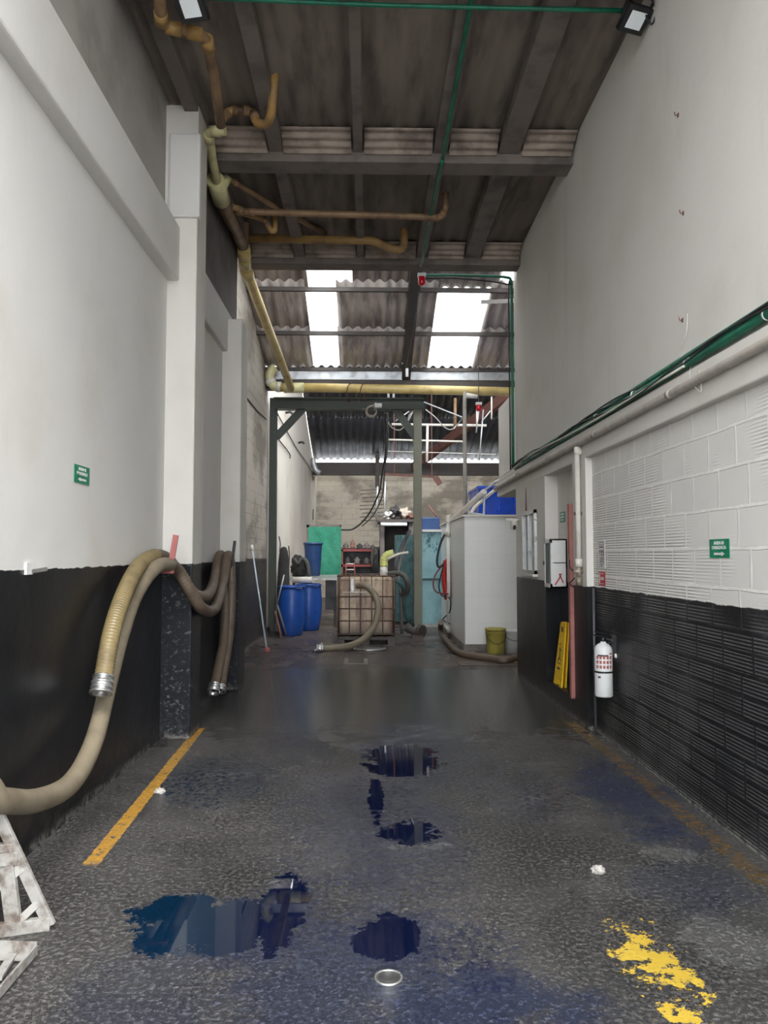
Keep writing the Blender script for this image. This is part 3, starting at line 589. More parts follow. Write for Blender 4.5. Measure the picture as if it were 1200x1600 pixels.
# ---- wet floor sign
cy0, cy1 = 7.52, 7.86; cs = thing('wet_floor_sign', 'folded yellow caution sign leaning in the black doorway recess', 'safety sign', (1.96, 7.7, .19))
def signleaf(xb, xt, nm):
    g = MB(); v = []
    pr = [(-.155, 0), (-.075, .0), (-.065, .06), (-.03, .06), (-.02, .01), (.02, .01), (.03, .06), (.065, .06), (.075, 0), (.155, 0), (.095, .60), (.075, .63), (-.075, .63), (-.095, .60)]
    n = len(pr)
    for dx in (0, .014):
        for y, z in pr: t = z/.63; v.append((xb+(xt-xb)*t+dx, 7.69+y, .19+z))
    f = [tuple(range(n)), tuple(range(n, 2*n))[::-1]]+[(i, (i+1) % n, n+(i+1) % n, n+i) for i in range(n)]
    g.add(v, f); return g.build(nm, m_yellow, cs, bevel=.002)
signleaf(1.915, 1.985, 'front_leaf'); signleaf(1.955, 2.012, 'rear_leaf')
g = MB()
def onleaf(y, z): return Vector((1.915+.07*z/.63-.003, 7.69+y, .19+z))
g.bar(onleaf(-.03, .56), onleaf(.03, .56), .002, .05); g.bar(onleaf(-.005, .28), onleaf(.02, .38), .002, .025); g.bar(onleaf(.02, .37), onleaf(-.05, .35), .002, .012)
g.bar(onleaf(-.005, .28), onleaf(-.06, .25), .002, .018); g.bar(onleaf(.0, .28), onleaf(.05, .24), .002, .018); g.bar(onleaf(-.07, .22), onleaf(.07, .22), .002, .01)
g.blob(onleaf(.03, .41), .002, .016, .016, 1, 0, 8, flat=False); g.bar(onleaf(-.05, .17), onleaf(.05, .17), .002, .02); g.build('pictogram', m_ink, cs)
# ---- first aid cabinet
cb_ = thing('first_aid_cabinet', 'white wall cabinet with a red ribbon mark at the edge of the doorway recess', 'cabinet', (1.96, 7.85, 1.17))
X0, X1, Y0, Y1, Z0, Z1 = 1.885, 2.035, 7.70, 8.0, 1.17, 1.67
g = MB(); g.box(X0, X1, Y0, Y1, Z0, Z0+.015); g.box(X0, X1, Y0, Y1, Z1-.015, Z1); g.box(X0, X1, Y0, Y0+.012, Z0, Z1); g.box(X0, X1, Y1-.012, Y1, Z0, Z1); g.box(X1-.012, X1, Y0, Y1, Z0, Z1); g.box(X0+.01, X1, Y0, Y1, 1.42, 1.43); g.build('body', m_white, cb_)
g = MB()
for a, b_, c_, d_ in ((Y0, Y0+.04, Z0, Z1), (Y1-.04, Y1, Z0, Z1), (Y0, Y1, Z0, Z0+.04), (Y0, Y1, Z1-.04, Z1)): g.box(X0-.015, X0, a, b_, c_, d_)
dr = g.build('door', m_white, cb_); MB().box(X0-.010, X0-.007, Y0+.04, Y1-.04, Z0+.04, Z1-.04).build('glass', m_glass, dr); MB().box(X0-.03, X0-.015, Y1-.03, Y1-.01, 1.40, 1.44).build('latch', m_steel_dark, dr)
g = MB(); q = lambda x, z: Vector((X0+.025+x, Y0-.003, Z0+z))
g.bar(q(-.0, .03), q(.06, .125), .012, .003, (0, 1, 0)); g.bar(q(.085, .05), q(.045, .14), .012, .003, (0, 1, 0)); g.bar(q(.04, .138), q(.07, .138), .012, .003, (0, 1, 0)); g.build('ribbon_mark', m_sign_red, cb_)
m_sup = simple('supplies', (.2, .3, .28), .6)
for i, (y, z, w2) in enumerate(((7.77, 1.43, .05), (7.84, 1.43, .06), (7.92, 1.43, .05), (7.78, 1.185, .07), (7.9, 1.185, .08))): MB().lathe([(0, 0), (w2/2, 0), (w2/2, .1), (w2/5, .13), (w2/5, .15), (0, .15)], (1.95, y, z), 12).build('bottle', m_sup, cb_)
# ---- door frame post in the recess
p_ = thing('door_post', 'rusty red steel post standing at the near edge of the doorway recess', 'post', (1.93, 7.06, .19))
MB().box(1.868, 1.915, 6.97, 7.03, .19, 1.98).build('post', m_rustred, p_); MB().box(1.88, 1.99, 6.965, 7.09, .19, .205).build('foot_plate', m_rust, p_)
g = MB(); g.bar((1.93, 7.02, 1.75), (1.93, 7.14, 1.75), .012); g.bar((1.93, 7.14, 1.72), (1.93, 7.14, 1.78), .012); g.build('latch', m_steel_dark, p_)
# ---- white downpipe with valve
x = 1.865; yv = 6.66
dp = thing('water_pipe', 'white vertical water pipe with valve on the pier by the recess', 'pipe', (x, yv, 1.3))
MB().tube([(x, yv, 2.42), (x, yv, 1.42)], .024, 14, 1).build('pipe', m_pvc_white, dp)
g = MB(); g.tube([(x+.03, yv, 2.40), (x, yv, 2.46), (x, yv, 2.40)], .028, 12, 4); g.cyl((x, yv, 1.40), (x, yv, 1.47), .034); g.build('elbow', m_pvc_white, dp)
g = MB(); g.cyl((x, yv, 1.30), (x, yv, 1.42), .022); g.cyl((x-.05, yv, 1.36), (x+.03, yv, 1.36), .02); g.cyl((x, yv, 1.24), (x, yv, 1.31), .03); g.build('valve', simple('brass_dirty', (.35, .3, .24), .5, .5), dp)
g = MB(); g.tube([(x-.05, yv, 1.36), (x-.07, yv+.03, 1.40), (x-.07, yv+.04, 1.46)], .006, 8); g.tube([(x-.04, yv, 1.3), (x-.07, yv+.05, 1.25), (x-.04, yv+.02, 1.22)], .006, 8); g.build('lever', m_black, dp)
g = MB(); g.box(x-.035, 1.90, yv-.008, yv+.008, 1.86, 1.885); g.build('clamp', m_steel_dark, dp)
g = MB(); x = 1.89; y_ = 6.47; g.tube([(1.935, y_, 1.22), (1.935, y_, .03)], .011, 10, 1); o = g.build('thin_pipe', simple('scraped_pipe', (.12, .12, .125), .5, .3)); tag(o, 'thin scraped pipe running down the black wall behind the extinguisher', 'pipe')
# ---- security camera by the window
c = P(811, 822, 9.45); c.x = 1.84
sc_ = thing('security_camera', 'white dome security camera on a bracket beside the window', 'security camera', c)
g = MB(); g.box(c.x-.10, 1.92, c.y-.02, c.y+.02, c.z+.07, c.z+.095); g.build('bracket', m_pvc_white, sc_)
MB().lathe([(0, -.055), (.03, -.05), (.045, -.02), (.047, .03), (.04, .07), (0, .075)], c).build('housing', m_pvc_white, sc_)
g = MB(); g.blob(c+Vector((-.005, -.038, -.015)), .022, .016, .03, 0, 0, 10, flat=False); g.build('lens', m_black, sc_)
# antenna spike / bracket at window top
g = MB(); q = WX(822, 798, 1.89); g.tube([q, q+Vector((0, 0, .28))], .006, 8, 1, radf=lambda t: 1.4-t); tag(g.build('metal_spike', m_rust), 'thin dark metal spike standing above the window', 'rod')
# ---- conduits along right wall
def yz(px, py, X): return WX(px, py, X)
g = MB(); g.tube([(1.905, 1.2, 2.655), (1.905, 4.0, 2.645), (1.905, 6.5, 2.635), (1.905, 9.7, 2.63)], .026, 12, 6); tag(g.build('green_conduit', m_conduit), 'thick green conduit running along the ledge of the right wall', 'conduit')
g = MB(); g.tube([(1.92, 1.2, 2.705), (1.92, 4.0, 2.70), (1.92, 6.5, 2.69), (1.92, 9.75, 2.685)], .017, 12, 6); tag(g.build('green_conduit', m_conduit), 'thinner green conduit above the thick one on the right wall', 'conduit')
g = MB(); y0 = 1.2
for j in range(3):
    pts = [(1.868+.012*j, 3.2+i*.6, 2.640+.035*math.sin(i*1.3+j)+.015*j) for i in range(12)]; g.tube(pts, .006, 6, 4)
tag(g.build('cable_bundle', m_rubber), 'loose dark cables strapped around the green conduits of the right wall', 'cable')
g = MB(); g.tube([(1.878, 4.4, 2.625), (1.86, 6.5, 2.61), (1.87, 8.4, 2.655), (1.88, 9.85, 2.62), (1.88, 11.0, 2.61)], .008, 8, 6); tag(g.build('white_cable', m_pvc_white), 'pale cable running loosely below the green conduits', 'cable')
g = MB(); g.tube([(1.865, 1.2, 2.50), (1.865, 6.3, 2.49), (1.865, 11.05, 2.48)], .026, 12, 4)
o = thing('grey_conduit', 'dusty beige pipe clipped to the beam on the right wall', 'pipe', (1.865, 5, 2.48)); g.build('pipe', simple('dusty_pvc', (.42, .38, .33), .6), o)
md = simple('dusty_pvc_dark', (.36, .33, .28), .6)
for y in (3.0, 4.55, 6.1, 7.7, 9.3): MB().ring((1.865, y, 2.495), (1.865, y+.05, 2.495), .031, .02, 16).build('coupling', md, o)
for y in (3.5, 4.4, 5.3, 6.2):
    g = MB(); g.ring((1.907, y, 2.65), (1.907, y+.012, 2.65), .031, .024, 14); tag(g.build('cable_tie', m_white), 'white tie around the green conduit on the right wall', 'cable tie', 'white ties on the green conduit')
# green conduit going up the wall end and along the beam
e1 = 9.80
g = MB(); g.tube([(1.90, e1, 2.63), (1.90, e1, 4.9), (1.89, e1-.02, 5.11), (1.80, e1-.06, 5.17), (1.2, 9.72, 5.18), (.72, 9.72, 5.18)], .018, 10, 5); tag(g.build('green_conduit', m_conduit), 'green conduit climbing the far end of the right wall and turning along the beam', 'conduit')
g = MB(); g.tube([(1.865, e1, 2.62), (1.86, e1, 4.95), (1.84, e1-.03, 5.08), (1.2, 9.70, 5.13), (.74, 9.70, 5.13)], .010, 8, 5); tag(g.build('dark_cable', m_rubber), 'dark cable beside the vertical green conduit', 'cable')
g = MB(); g.tube([(.70, 2, 5.275), (.70, 5, 5.275), (.70, 6.75, 5.24), (.69, 6.9, 5.19), (.68, 7.3, 5.19), (.67, 9.4, 5.18)], .018, 10, 4); tag(g.build('green_conduit', m_conduit), 'long green conduit running under the ceiling rafter away from us', 'conduit')
zc = 5.26; a = F(330, -3, zc); b_ = F(600, 8, zc); c_ = F(990, 17, zc)
g = MB(); g.tube([(-1.6, a.y, zc), a, b_, c_], .016, 10, 3); tag(g.build('green_conduit', m_conduit), 'green conduit crossing the ceiling between the two floodlights', 'conduit')
# ---- floodlights
def flood(label, px, py, D, yaw, s=1.0):
    c = P(px, py, D); f = thing('floodlight', label, 'floodlight', c); R = Matrix.Rotation(yaw, 3, 'Z') @ Matrix.Rotation(math.radians(58), 3, 'X')
    def bx(name, x0, x1, y0, y1, z0, z1, mat):
        g = MB(); g.box(x0*s, x1*s, y0*s, y1*s, z0*s, z1*s); g.v = [R@p+c for p in g.v]; return g.build(name, mat, f, bevel=.003)
    bx('housing', -.095, .095, -.02, .03, -.085, .085, m_black); bx('lens', -.06, .06, -.024, -.018, -.055, .055, m_lens)
    g = MB()
    for sx in (-1, 1): g.bar(Vector((sx*.1*s, 0, -.01)), Vector((sx*.1*s, .05, .12)), .02, .006)
    g.bar(Vector((-.1*s, .05, .12)), Vector((.1*s, .05, .12)), .02, .006); g.v = [R@p+c for p in g.v]; g.bar(c+Vector((0, .05, .08)), (c.x, c.y+.07, 5.36), .02, .02); g.build('bracket', m_black, f)
    return f
flood('black floodlight with pale lens at the top left of the ceiling', 299, 11, 4.75, math.radians(-12))
flood('black floodlight with pale lens at the top right beside the wall', 992, 30, 4.95, math.radians(18))
g = MB(); c = P(1018, 18, 4.9); g.tube([c+Vector((0, 0, .1)), c+Vector((.03, 0, 0)), c+Vector((.0, 0, -.09)), c+Vector((-.03, .02, .0)), c+Vector((.04, .02, .08))], .007, 8); g.tube([c+Vector((.05, 0, .12)), c+Vector((.03, 0, -.02)), c+Vector((.035, 0, -.1))], .006, 8); tag(g.build('loose_wires', m_rubber), 'loop of loose dark wires hanging beside the right floodlight', 'cable')

# ---- drain pipes below the ceiling
def pipe(label, pts, r, mat, joints=(), jm=None, sub=6, name='drain_pipe', elbow=0, n=14):
    pts = [Vector(p) for p in pts]; o = thing(name, label, 'pipe', pts[0])
    q = []
    for i, p in enumerate(pts):    # rounded corners with straight runs
        if 0 < i < len(pts)-1:
            a = (pts[i-1]-p); b = (pts[i+1]-p); e = min(r*2.2, a.length*.45, b.length*.45); a.normalize(); b.normalize()
            for t in (0, .25, .5, .75, 1): q.append((p+a*e)*(1-t)**2+p*2*t*(1-t)+(p+b*e)*t*t)
        else: q.append(p)
    MB().tube(q, r, n, 1).build('pipe', mat, o)
    for i in joints:
        p = pts[i]; g = MB()
        for nb in (i-1, i+1):
            if 0 <= nb < len(pts):
                d = (pts[nb]-p); L = min(r*2.6, d.length*.5); d.normalize(); g.cyl(p+d*r*.7, p+d*(r*.7+L), r*1.16)
        g.build('coupling', jm or mat, o)
    return o
z = 5.12
pipe('orange stained drain pipe bending below the ceiling near the left floodlight', [F(247, -60, z), F(252, 40, z), F(322, 56, z), F(336, 130, z-.02), F(345, 196, z-.1)], .04, m_pvc_brown, (1, 2), m_pvc_orange)
pipe('brown pipe with a u shaped trap hanging beneath the first cross beam', [P(346, 186, 6.35), P(360, 172, 6.35), P(395, 174, 6.35), P(402, 194, 6.3), P(418, 194, 6.25), P(424, 178, 6.15), P(429, 108, 5.95)], .038, m_pvc_orange, (1, 2), m_pvc_brown)
pipe('pale yellow pipe dropping past the corner column from an elbow', [P(352, 204, 6.42), P(326, 206, 6.45), P(332, 250, 6.9), P(341, 294, 7.3)], .042, m_pvc_pale, (1,), m_pvc_pale)
o = pipe('dark brown main drain running along the left wall under the ceiling', [P(338, 285, 7.25), P(348, 318, 7.6), P(380, 384, 9.0)], .068, m_pvc_brown, (), None)
g = MB(); g.cyl(P(336, 280, 7.2), P(347, 314, 7.55), .088); g.cyl(P(345, 296, 7.35), P(355, 276, 7.35), .05); g.build('wye_joint', m_pvc_pale, o)
pipe('thin brown branch pipe rising diagonally from the wye joint', [P(353, 280, 7.4), P(362, 282, 7.42), P(430, 324, 8.1), P(508, 364, 8.9)], .03, m_pvc_brown, (1,), m_pvc_brown)
pipe('long brown pipe crossing under the ceiling, upper of the two', [P(360, 322, 7.75), P(382, 331, 7.95), P(640, 338, 8.0), P(688, 341, 8.0), P(697, 325, 8.0), P(694, 282, 7.9)], .036, m_pvc_brown, (1, 3), m_pvc_brown)
pipe('short brown branch pipe with a trap below the upper crossing pipe', [P(366, 330, 7.9), P(415, 343, 8.2), P(424, 362, 8.2), P(430, 360, 8.2), P(428, 318, 8.2)], .03, m_pvc_orange, (1,), m_pvc_brown)
pipe('long thick brown pipe crossing under the ceiling, lower of the two', [P(384, 372, 8.9), P(585, 376, 8.9), P(603, 386, 8.9), P(630, 392, 8.9), P(632, 350, 8.85)], .05, m_pvc_orange, (), None)
pipe('brown stub pipe standing up from the main drain by the left wall', [P(382, 378, 8.85), P(384, 346, 8.75)], .045, m_pvc_brown)
pipe('long yellow pipe slanting down along the left wall under the skylights', [P(381, 385, 9.0), P(383, 418, 9.4), P(455, 607, 13.95)], .068, m_pvc_yellow, (0, 1), m_pvc_yellow)
o = pipe('long yellow pipe crossing the passage below the gutter', [P(436, 605, 14.0), P(620, 608, 14.0), P(830, 613, 14.0), P(900, 615, 14.0)], .085, m_pvc_yellow)
g = MB(); g.cyl(P(444, 606, 14), P(475, 606, 14), .098); g.build('coupling', m_pvc_pale, o)
pipe('pale yellow elbow curling up at the left end of the crossing pipe', [P(440, 605, 14.0), P(427, 604, 14.0), P(421, 592, 14.0), P(423, 580, 14.0), P(430, 574, 14.0)], .085, m_pvc_pale, (1,), m_pvc_white)
for x in (547, 568):
    g = MB(); a = P(x-4, 598, 13.9); g.tube([P(x-8, 632, 14.3), P(x-4, 606, 13.88), P(x+1, 599, 14.0), P(x+3, 612, 14.12), P(x+1, 628, 14.3)], .008, 6); tag(g.build('wire_tie', m_rust), 'rusty wire looped round the crossing yellow pipe, %s' % ('left one' if x == 547 else 'right one'), 'wire')

# ---- emergency strobe lights
def strobe(label, px, py, D, top):
    c = P(px, py, D); o = thing('alarm_light', label, 'alarm light', c-Vector((0, 0, .08)))
    MB().box(c.x-.055, c.x+.055, c.y-.03, c.y+.03, c.z+.035, c.z+.085).build('base', m_white, o, bevel=.006)
    g = MB(); g.lathe([(.045, .035), (.048, -.03), (.04, -.07), (0, -.08)], c, 16); g.build('red_lens', m_redlens, o)
    g = MB(); g.bar(c+Vector((0, 0, .08)), Vector((c.x, c.y, top)), .012); g.build('hanger', m_steel_dark, o)
    return c
c1 = strobe('red and white alarm light hanging below the ceiling beam', 659, 437, 9.62, 5.215)
c3 = strobe('red and white alarm light farther back above the tiled booth', 748, 636, 13.3, 5.27)
g = MB(); g.tube([c1+Vector((.01, .03, .06)), P(655, 455, 9.8), P(648, 500, 10.6), P(640, 545, 11.8), P(634, 575, 13.2)], .006, 6); tag(g.build('hanging_cable', m_rubber), 'thin cable dropping from the alarm light to the roof rafter foot', 'cable')
g = MB(); c = P(636, 568, 13.8); g.box(c.x-.05, c.x+.05, c.y, c.y+.05, c.z, c.z+.05); g.bar(c+Vector((-.1, 0, 0)), c+Vector((.08, 0, .0)), .02); g.bar(c, c-Vector((.0, 0, .25)), .05, .03); tag(g.build('cable_bracket', m_galv), 'small pale metal bracket at the foot of the roof rafter', 'bracket')

# ---- green gantry frame
DG = 14.75
xa = P(425.5, 800, DG).x; xb = P(653, 800, DG).x
ga = thing('steel_gantry', 'dark green steel frame spanning the passage with two posts and corner braces', 'steel frame', (xa, DG, 0))
z0 = P(500, 640, DG).z; z1 = P(500, 623, DG).z
g = MB(); g.box(xa+.02, xb+.12, DG-.09, DG+.09, z0, z1); g.box(xa+.02, xb+.12, DG-.11, DG+.11, z1-.02, z1+.005); g.box(xa+.02, xb+.12, DG-.11, DG+.11, z0-.005, z0+.02); g.build('beam', m_green, ga)
MB().box(xa-.06, xa+.08, DG-.08, DG+.08, 0, z1).build('post', m_green, ga, bevel=.01)
MB().box(xb-.085, xb+.075, DG-.08, DG+.08, 0, z0).build('post', m_pale_green, ga, bevel=.01)
MB().bar(P(431, 684, DG), P(474, 638, DG), .14, .10, (0, 1, 0)).build('brace', m_green, ga); MB().bar(P(654, 690, DG), P(617, 638, DG), .14, .10, (0, 1, 0)).build('brace', m_green, ga)
g = MB(); g.box(xa-.06, xa+.12, DG-.12, DG+.12, 0, .02); g.box(xb-.12, xb+.12, DG-.12, DG+.12, 0, .02); g.build('foot_plate', m_rust, ga)
c = P(591, 634, DG-.16); tag(MB().box(c.x-.07, c.x+.07, c.y-.04, c.y+.05, c.z-.04, c.z+.04).build('junction_box', m_white, bevel=.012), 'small white junction box on the green gantry beam', 'junction box')
g = MB(); c = P(580, 642, DG-.18)
for j in range(4):
    g.tube([c+Vector(((.075+.012*j)*math.cos(a+j), .012*j, (.09+.01*j)*math.sin(a+j))) for a in (i*math.pi/5 for i in range(9))], .007, 6)
g.tube([P(566, 640, DG-.14), c+Vector((0, 0, .08)), P(588, 628, DG-.15)], .006, 6)
tag(g.build('wire_coil', simple('pale_wire', (.3, .26, .22), .6)), 'tangled coil of wire hanging from the gantry beam', 'cable')
for px in (607, 615):
    g = MB(); a = P(px, 617, DG); g.box(a.x-.02, a.x+.02, DG-.03, DG+.03, z1, z1+.13); tag(g.build('beam_bolt', m_galv), 'pale stud standing on the gantry beam, %s of two' % ('left' if px == 607 else 'right'), 'bolt')
g = MB(); g.tube([P(601, 645, 14.9), P(603, 700, 15.2), P(597, 740, 15.6), P(592, 770, 17), P(575, 805, 17.6), P(553, 826, 17.9), P(534, 828, 18.6)], .02, 8); tag(g.build('hanging_cable', m_rubber), 'thick dark cable hanging from the gantry to the green board', 'cable')
g = MB(); g.tube([P(605, 645, 14.9), P(606, 690, 15.2), P(601, 735, 15.6), P(597, 775, 17), P(583, 805, 17.6), P(566, 822, 18)], .016, 8); tag(g.build('hanging_cable', m_hose_grey), 'thinner grey cable hanging beside the thick dark one', 'cable')
g = MB(); g.tube([P(604, 655, 15), P(612, 668, 15), P(625, 672, 15), P(636, 660, 15), P(640, 648, 15), P(650, 640, 15)], .012, 8)
g.tube([P(665, 640, 15), P(680, 652, 15), P(695, 668, 15), P(706, 671, 15), P(716, 662, 15), P(725, 650, 14)], .012, 8); tag(g.build('sagging_cable', simple('pale_cable', (.4, .38, .34), .6)), 'pale sagging cable running past the right gantry post', 'cable')
# ---- conduit pole on the booth roof
c = P(727, 790, 13.2); m_pole = simple('pole_grey', (.34, .31, .27), .6); top = P(727, 622, 13.2)
po = thing('lamp_pole', 'pale vertical pole with a small lamp rising from the tiled booth', 'pole', (c.x, c.y, 2.12))
MB().tube([(c.x, c.y, 2.12), (c.x, c.y, top.z-.06), (c.x+.04, c.y, top.z)], .036, 12, 3).build('pole', m_pole, po)
MB().tube([P(728, 618, 13.1), P(746, 620, 13.1)], .05, 12, 1, radf=lambda t: 1-.3*t).build('lamp_head', m_pvc_white, po)
# ---- rails of the rear mezzanine
rl = thing('pipe_railing', 'pale pipe railing high up in the dark rear hall', 'railing', P(600, 720, 20))
for a, b_, r in (((612, 663), (760, 665), .035), ((607, 687), (728, 690), .025), ((606, 705), (775, 710), .01)): MB().tube([P(*a, 20), P(*b_, 20)], r, 10, 1).build('rail', m_pvc_white, rl)
MB().tube([P(668, 663, 20), P(667, 722, 20)], .035, 10, 1).build('upright', m_pvc_white, rl)
for px, y0, y1 in ((711, 622, 670), (768, 620, 655), (745, 640, 668)): MB().tube([P(px, y0, 19.9), P(px, y1, 19.9)], .04 if px == 711 else .02, 8, 1).build('upright', m_pvc_brown if px == 711 else m_pvc_white, rl)
g = MB()
for a, b_ in (((662, 628), (722, 652)), ((640, 642), (618, 658)), ((650, 632), (637, 660)), ((748, 640), (744, 676)), ((766, 642), (752, 660)), ((755, 640), (749, 720))): g.tube([P(*a, 19.5), P(*b_, 19.5)], .018, 6, 1)
g.build('tie_rod', m_galv, rl)
# rebar rack
rb = thing('rebar_rack', 'rack of thin steel bars standing against the rear block wall', 'rack', P(585, 815, 19))
for px, y0, y1 in ((588, 760, 815), (600, 752, 812)): MB().tube([P(px+2, y0, 19), P(px, y1, 19)], .022, 8, 1).build('upright', m_galv, rb)
for i in range(9): MB().tube([P(564+random.randint(-2, 3), 766+i*6, 19.0), P(601, 764+i*6, 19.1)], .011, 6, 1).build('crossbar', m_steel_dark, rb)
# left far wall cables
g = MB(); g.tube([WX(430, 640, XW+.01), WX(460, 695, XW+.01), WX(489, 745, XW+.02), WX(489, 812, XW+.02)], .014, 8, 6); tag(g.build('wall_cable', m_rubber), 'dark cable slanting down the far left wall to the corner', 'cable')
g = MB(); g.tube([WX(433, 684, XW+.01), WX(452, 708, XW+.01), WX(453, 716, XW+.01)], .014, 8, 3); tag(g.build('wall_cable', m_rubber), 'short dark cable ending halfway up the far left wall', 'cable')
g = MB(); g.tube([WX(377, 610, XW+.01), WX(400, 640, XW+.01), WX(416, 655, XW+.01)], .012, 8, 3); tag(g.build('wall_cable', m_rubber), 'dark cable high on the stained blocks before the gantry', 'cable')
for px, py in ((446, 645), (466, 692)):
    g = MB(); q = WX(px, py, XW); g.tube([q, q+Vector((.12, 0, .02)), q+Vector((.16, 0, -.03))], .03, 8, 3); tag(g.build('wall_spigot', m_black), 'black stub sticking out of the far left wall, %s' % ('upper one' if py < 650 else 'lower one'), 'spout')
# gutter elbow far left
g = MB(); g.tube([P(489, 716, 26.0), P(490, 726, 26.0), P(494, 735, 26.0), P(500, 739, 26.0)], .10, 10); tag(g.build('gutter_elbow', m_galv), 'pale gutter elbow at the far left corner under the rear roof', 'gutter')

# ---- tiled booth
bx0 = 1.535; bo = thing('tiled_booth', 'white tiled booth with tall flat walls at the right of the rear hall', 'booth', (2.6, 12, 0))
MB().box(bx0, 3.6, 12.0, 15.8, .10, 2.12).build('walls', m_tile, bo, bevel=.004); MB().box(bx0-.02, 3.6, 12.0, 15.9, 0, .10).build('plinth', m_concrete, bo); MB().box(bx0-.03, 3.62, 11.97, 15.85, 2.12, 2.15).build('coping', m_pvc_white, bo)
# blue tank on the booth
bt = thing('blue_tank', 'bright blue plastic tank standing on top of the tiled booth', 'tank', (2.3, 12.9, 2.15))
MB().box(1.86, 3.4, 12.6, 13.8, 2.15, 2.66).build('body', m_blue_tank, bt, bevel=.03)
g = MB()
for x in (1.95, 2.2, 2.45, 2.7): g.box(x, x+.05, 12.57, 12.61, 2.17, 2.63)
g.build('rib', m_blue_tank, bt); MB().box(1.84, 3.42, 12.58, 13.82, 2.62, 2.67).build('rim', m_blue_tank, bt, bevel=.01)
pf = thing('support_pipes', 'pale pipe frame with a slanting pipe in front of the blue tank', 'pipe', P(740, 806, 12.3))
MB().tube([P(736, 806, 12.3), P(742, 792, 12.3), P(778, 762, 12.3)], .03, 10, 2).build('pipe', m_pvc_white, pf)
MB().tube([P(731, 802, 12.25), P(756, 804, 12.25), P(757, 766, 12.25), P(790, 742, 12.0)], .022, 10, 1).build('pipe', m_galv, pf)
g = MB(); g.tube([P(703, 818, 15.6), P(712, 808, 14.5), P(722, 800, 13.3), P(735, 788, 12.6), P(757, 768, 12.2)], .05, 10); tag(g.build('roof_pipe', m_pvc_white), 'pale pipe climbing along the booth roof edge', 'pipe')
# pvc downpipe at booth side
g = MB(); xp = 1.47; d_ = thing('downpipe', 'thin white downpipe in front of the booth side wall', 'pipe', (xp, 13.8, 0)); g.tube([(xp, 13.8, .1), (xp, 13.8, 2.15)], .033, 12, 1); g.build('pipe', m_pvc_white, d_); g = MB(); g.cyl((xp, 13.8, 1.85), (xp, 13.8, 2.0), .045); g.build('socket', m_pvc_white, d_); g = MB(); g.tube([(xp, 13.8, 2.1), (xp, 13.8, 2.2), (xp+.02, 13.8, 2.2)], .045, 10); g.build('elbow', m_pvc_white, d_); g = MB(); g.tube([(xp, 13.8, .12), (xp-.05, 13.75, .2), (xp-.1, 14.2, .24)], .03, 10); g.build('elbow', m_pvc_white, d_)
# red cover
g = MB(); v = []; n = 14
for j in range(n+1):
    t = j/n
    for i in range(n+1):
        s_ = i/n; y = 13.9+.55*s_+.03*math.sin(t*5); z = 1.42-.72*t+.03*math.sin(s_*6); x = 1.50-.035*math.sin(s_*14+t*3)-.04*math.sin(math.pi*t)
        if t > .7: y = 14.15+(y-14.15)*(1.6-t*.85)
        v.append((x-.02, y, z))
g.add(v, [(j*(n+1)+i, j*(n+1)+i+1, (j+1)*(n+1)+i+1, (j+1)*(n+1)+i) for j in range(n) for i in range(n)], True); tag(g.build('red_cover', simple('red_cloth', (.55, .03, .03), .7), solid=.008), 'bright red cloth cover hung on the booth side wall', 'cover')
for i, (pts, r, mt, lb) in enumerate((([(695, 835), (688, 850), (683, 875), (686, 886), (697, 878)], .022, m_rubber, 'black hose loop hanging above the red cover'), ([(695, 880), (682, 895), (677, 912), (682, 925), (700, 928)], .014, m_red, 'dark red hose loop left of the red cover'), ([(694, 880), (690, 895), (686, 915), (690, 930), (703, 935), (703, 955), (692, 968), (703, 975)], .012, m_rubber, 'thin black hose trailing below the red cover'))):
    g = MB(); g.tube([P(*q, 14.3) if q[0] < 700 else P(*q, 13.7) for q in pts], r, 8); tag(g.build('hose_loop', mt), lb, 'hose')
# grey hose on floor
g = MB(); o = thing('floor_hose', 'thick grey brown hose lying on the floor along the booth foot', 'hose', F(760, 1028)); g.tube([F(689, 972, .3), F(689, 985, .08), F(699, 1003, .05), F(715, 1018, .05), F(735, 1024, .05), F(765, 1028, .05), F(790, 1031, .05), F(815, 1024, .05), F(850, 1010, .05)], .05, 12); g.build('hose_body', m_hose_brown, o)
# buckets
c = F(774.5, 1021); c.z = 0.0
bk = thing('yellow_bucket', 'dirty yellow plastic bucket standing in front of the tiled booth', 'bucket', c)
MB().lathe([(0, .0), (.128, 0), (.132, .01), (.155, .36), (.162, .362), (.162, .385), (.148, .385), (.125, .02), (0, .02)], c).build('body', m_bucket, bk)
g = MB(); g.ring(c+Vector((0, 0, .32)), c+Vector((0, 0, .33)), .160, .15, 28); g.build('rim_band', m_bucket, bk)
g = MB(); g.tube([c+Vector((-.155*math.cos(a), -.02-.15*math.sin(a), .33-.17*math.sin(a))) for a in (i*math.pi/10 for i in range(11))], .005, 6); g.build('handle', m_steel_dark, bk)
c = F(803, 1020); wb = thing('white_bucket', 'white plastic bucket half hidden behind the black wall end', 'bucket', c)
MB().lathe([(0, 0), (.13, 0), (.15, .33), (.157, .335), (.157, .355), (.14, .355), (.12, .02), (0, .02)], c).build('body', m_white, wb)
MB().tube([c+Vector((-.15*math.cos(a), -.01-.15*math.sin(a), .30-.1*math.sin(a))) for a in (i*math.pi/8 for i in range(9))], .004, 6).build('handle', m_steel_dark, wb)
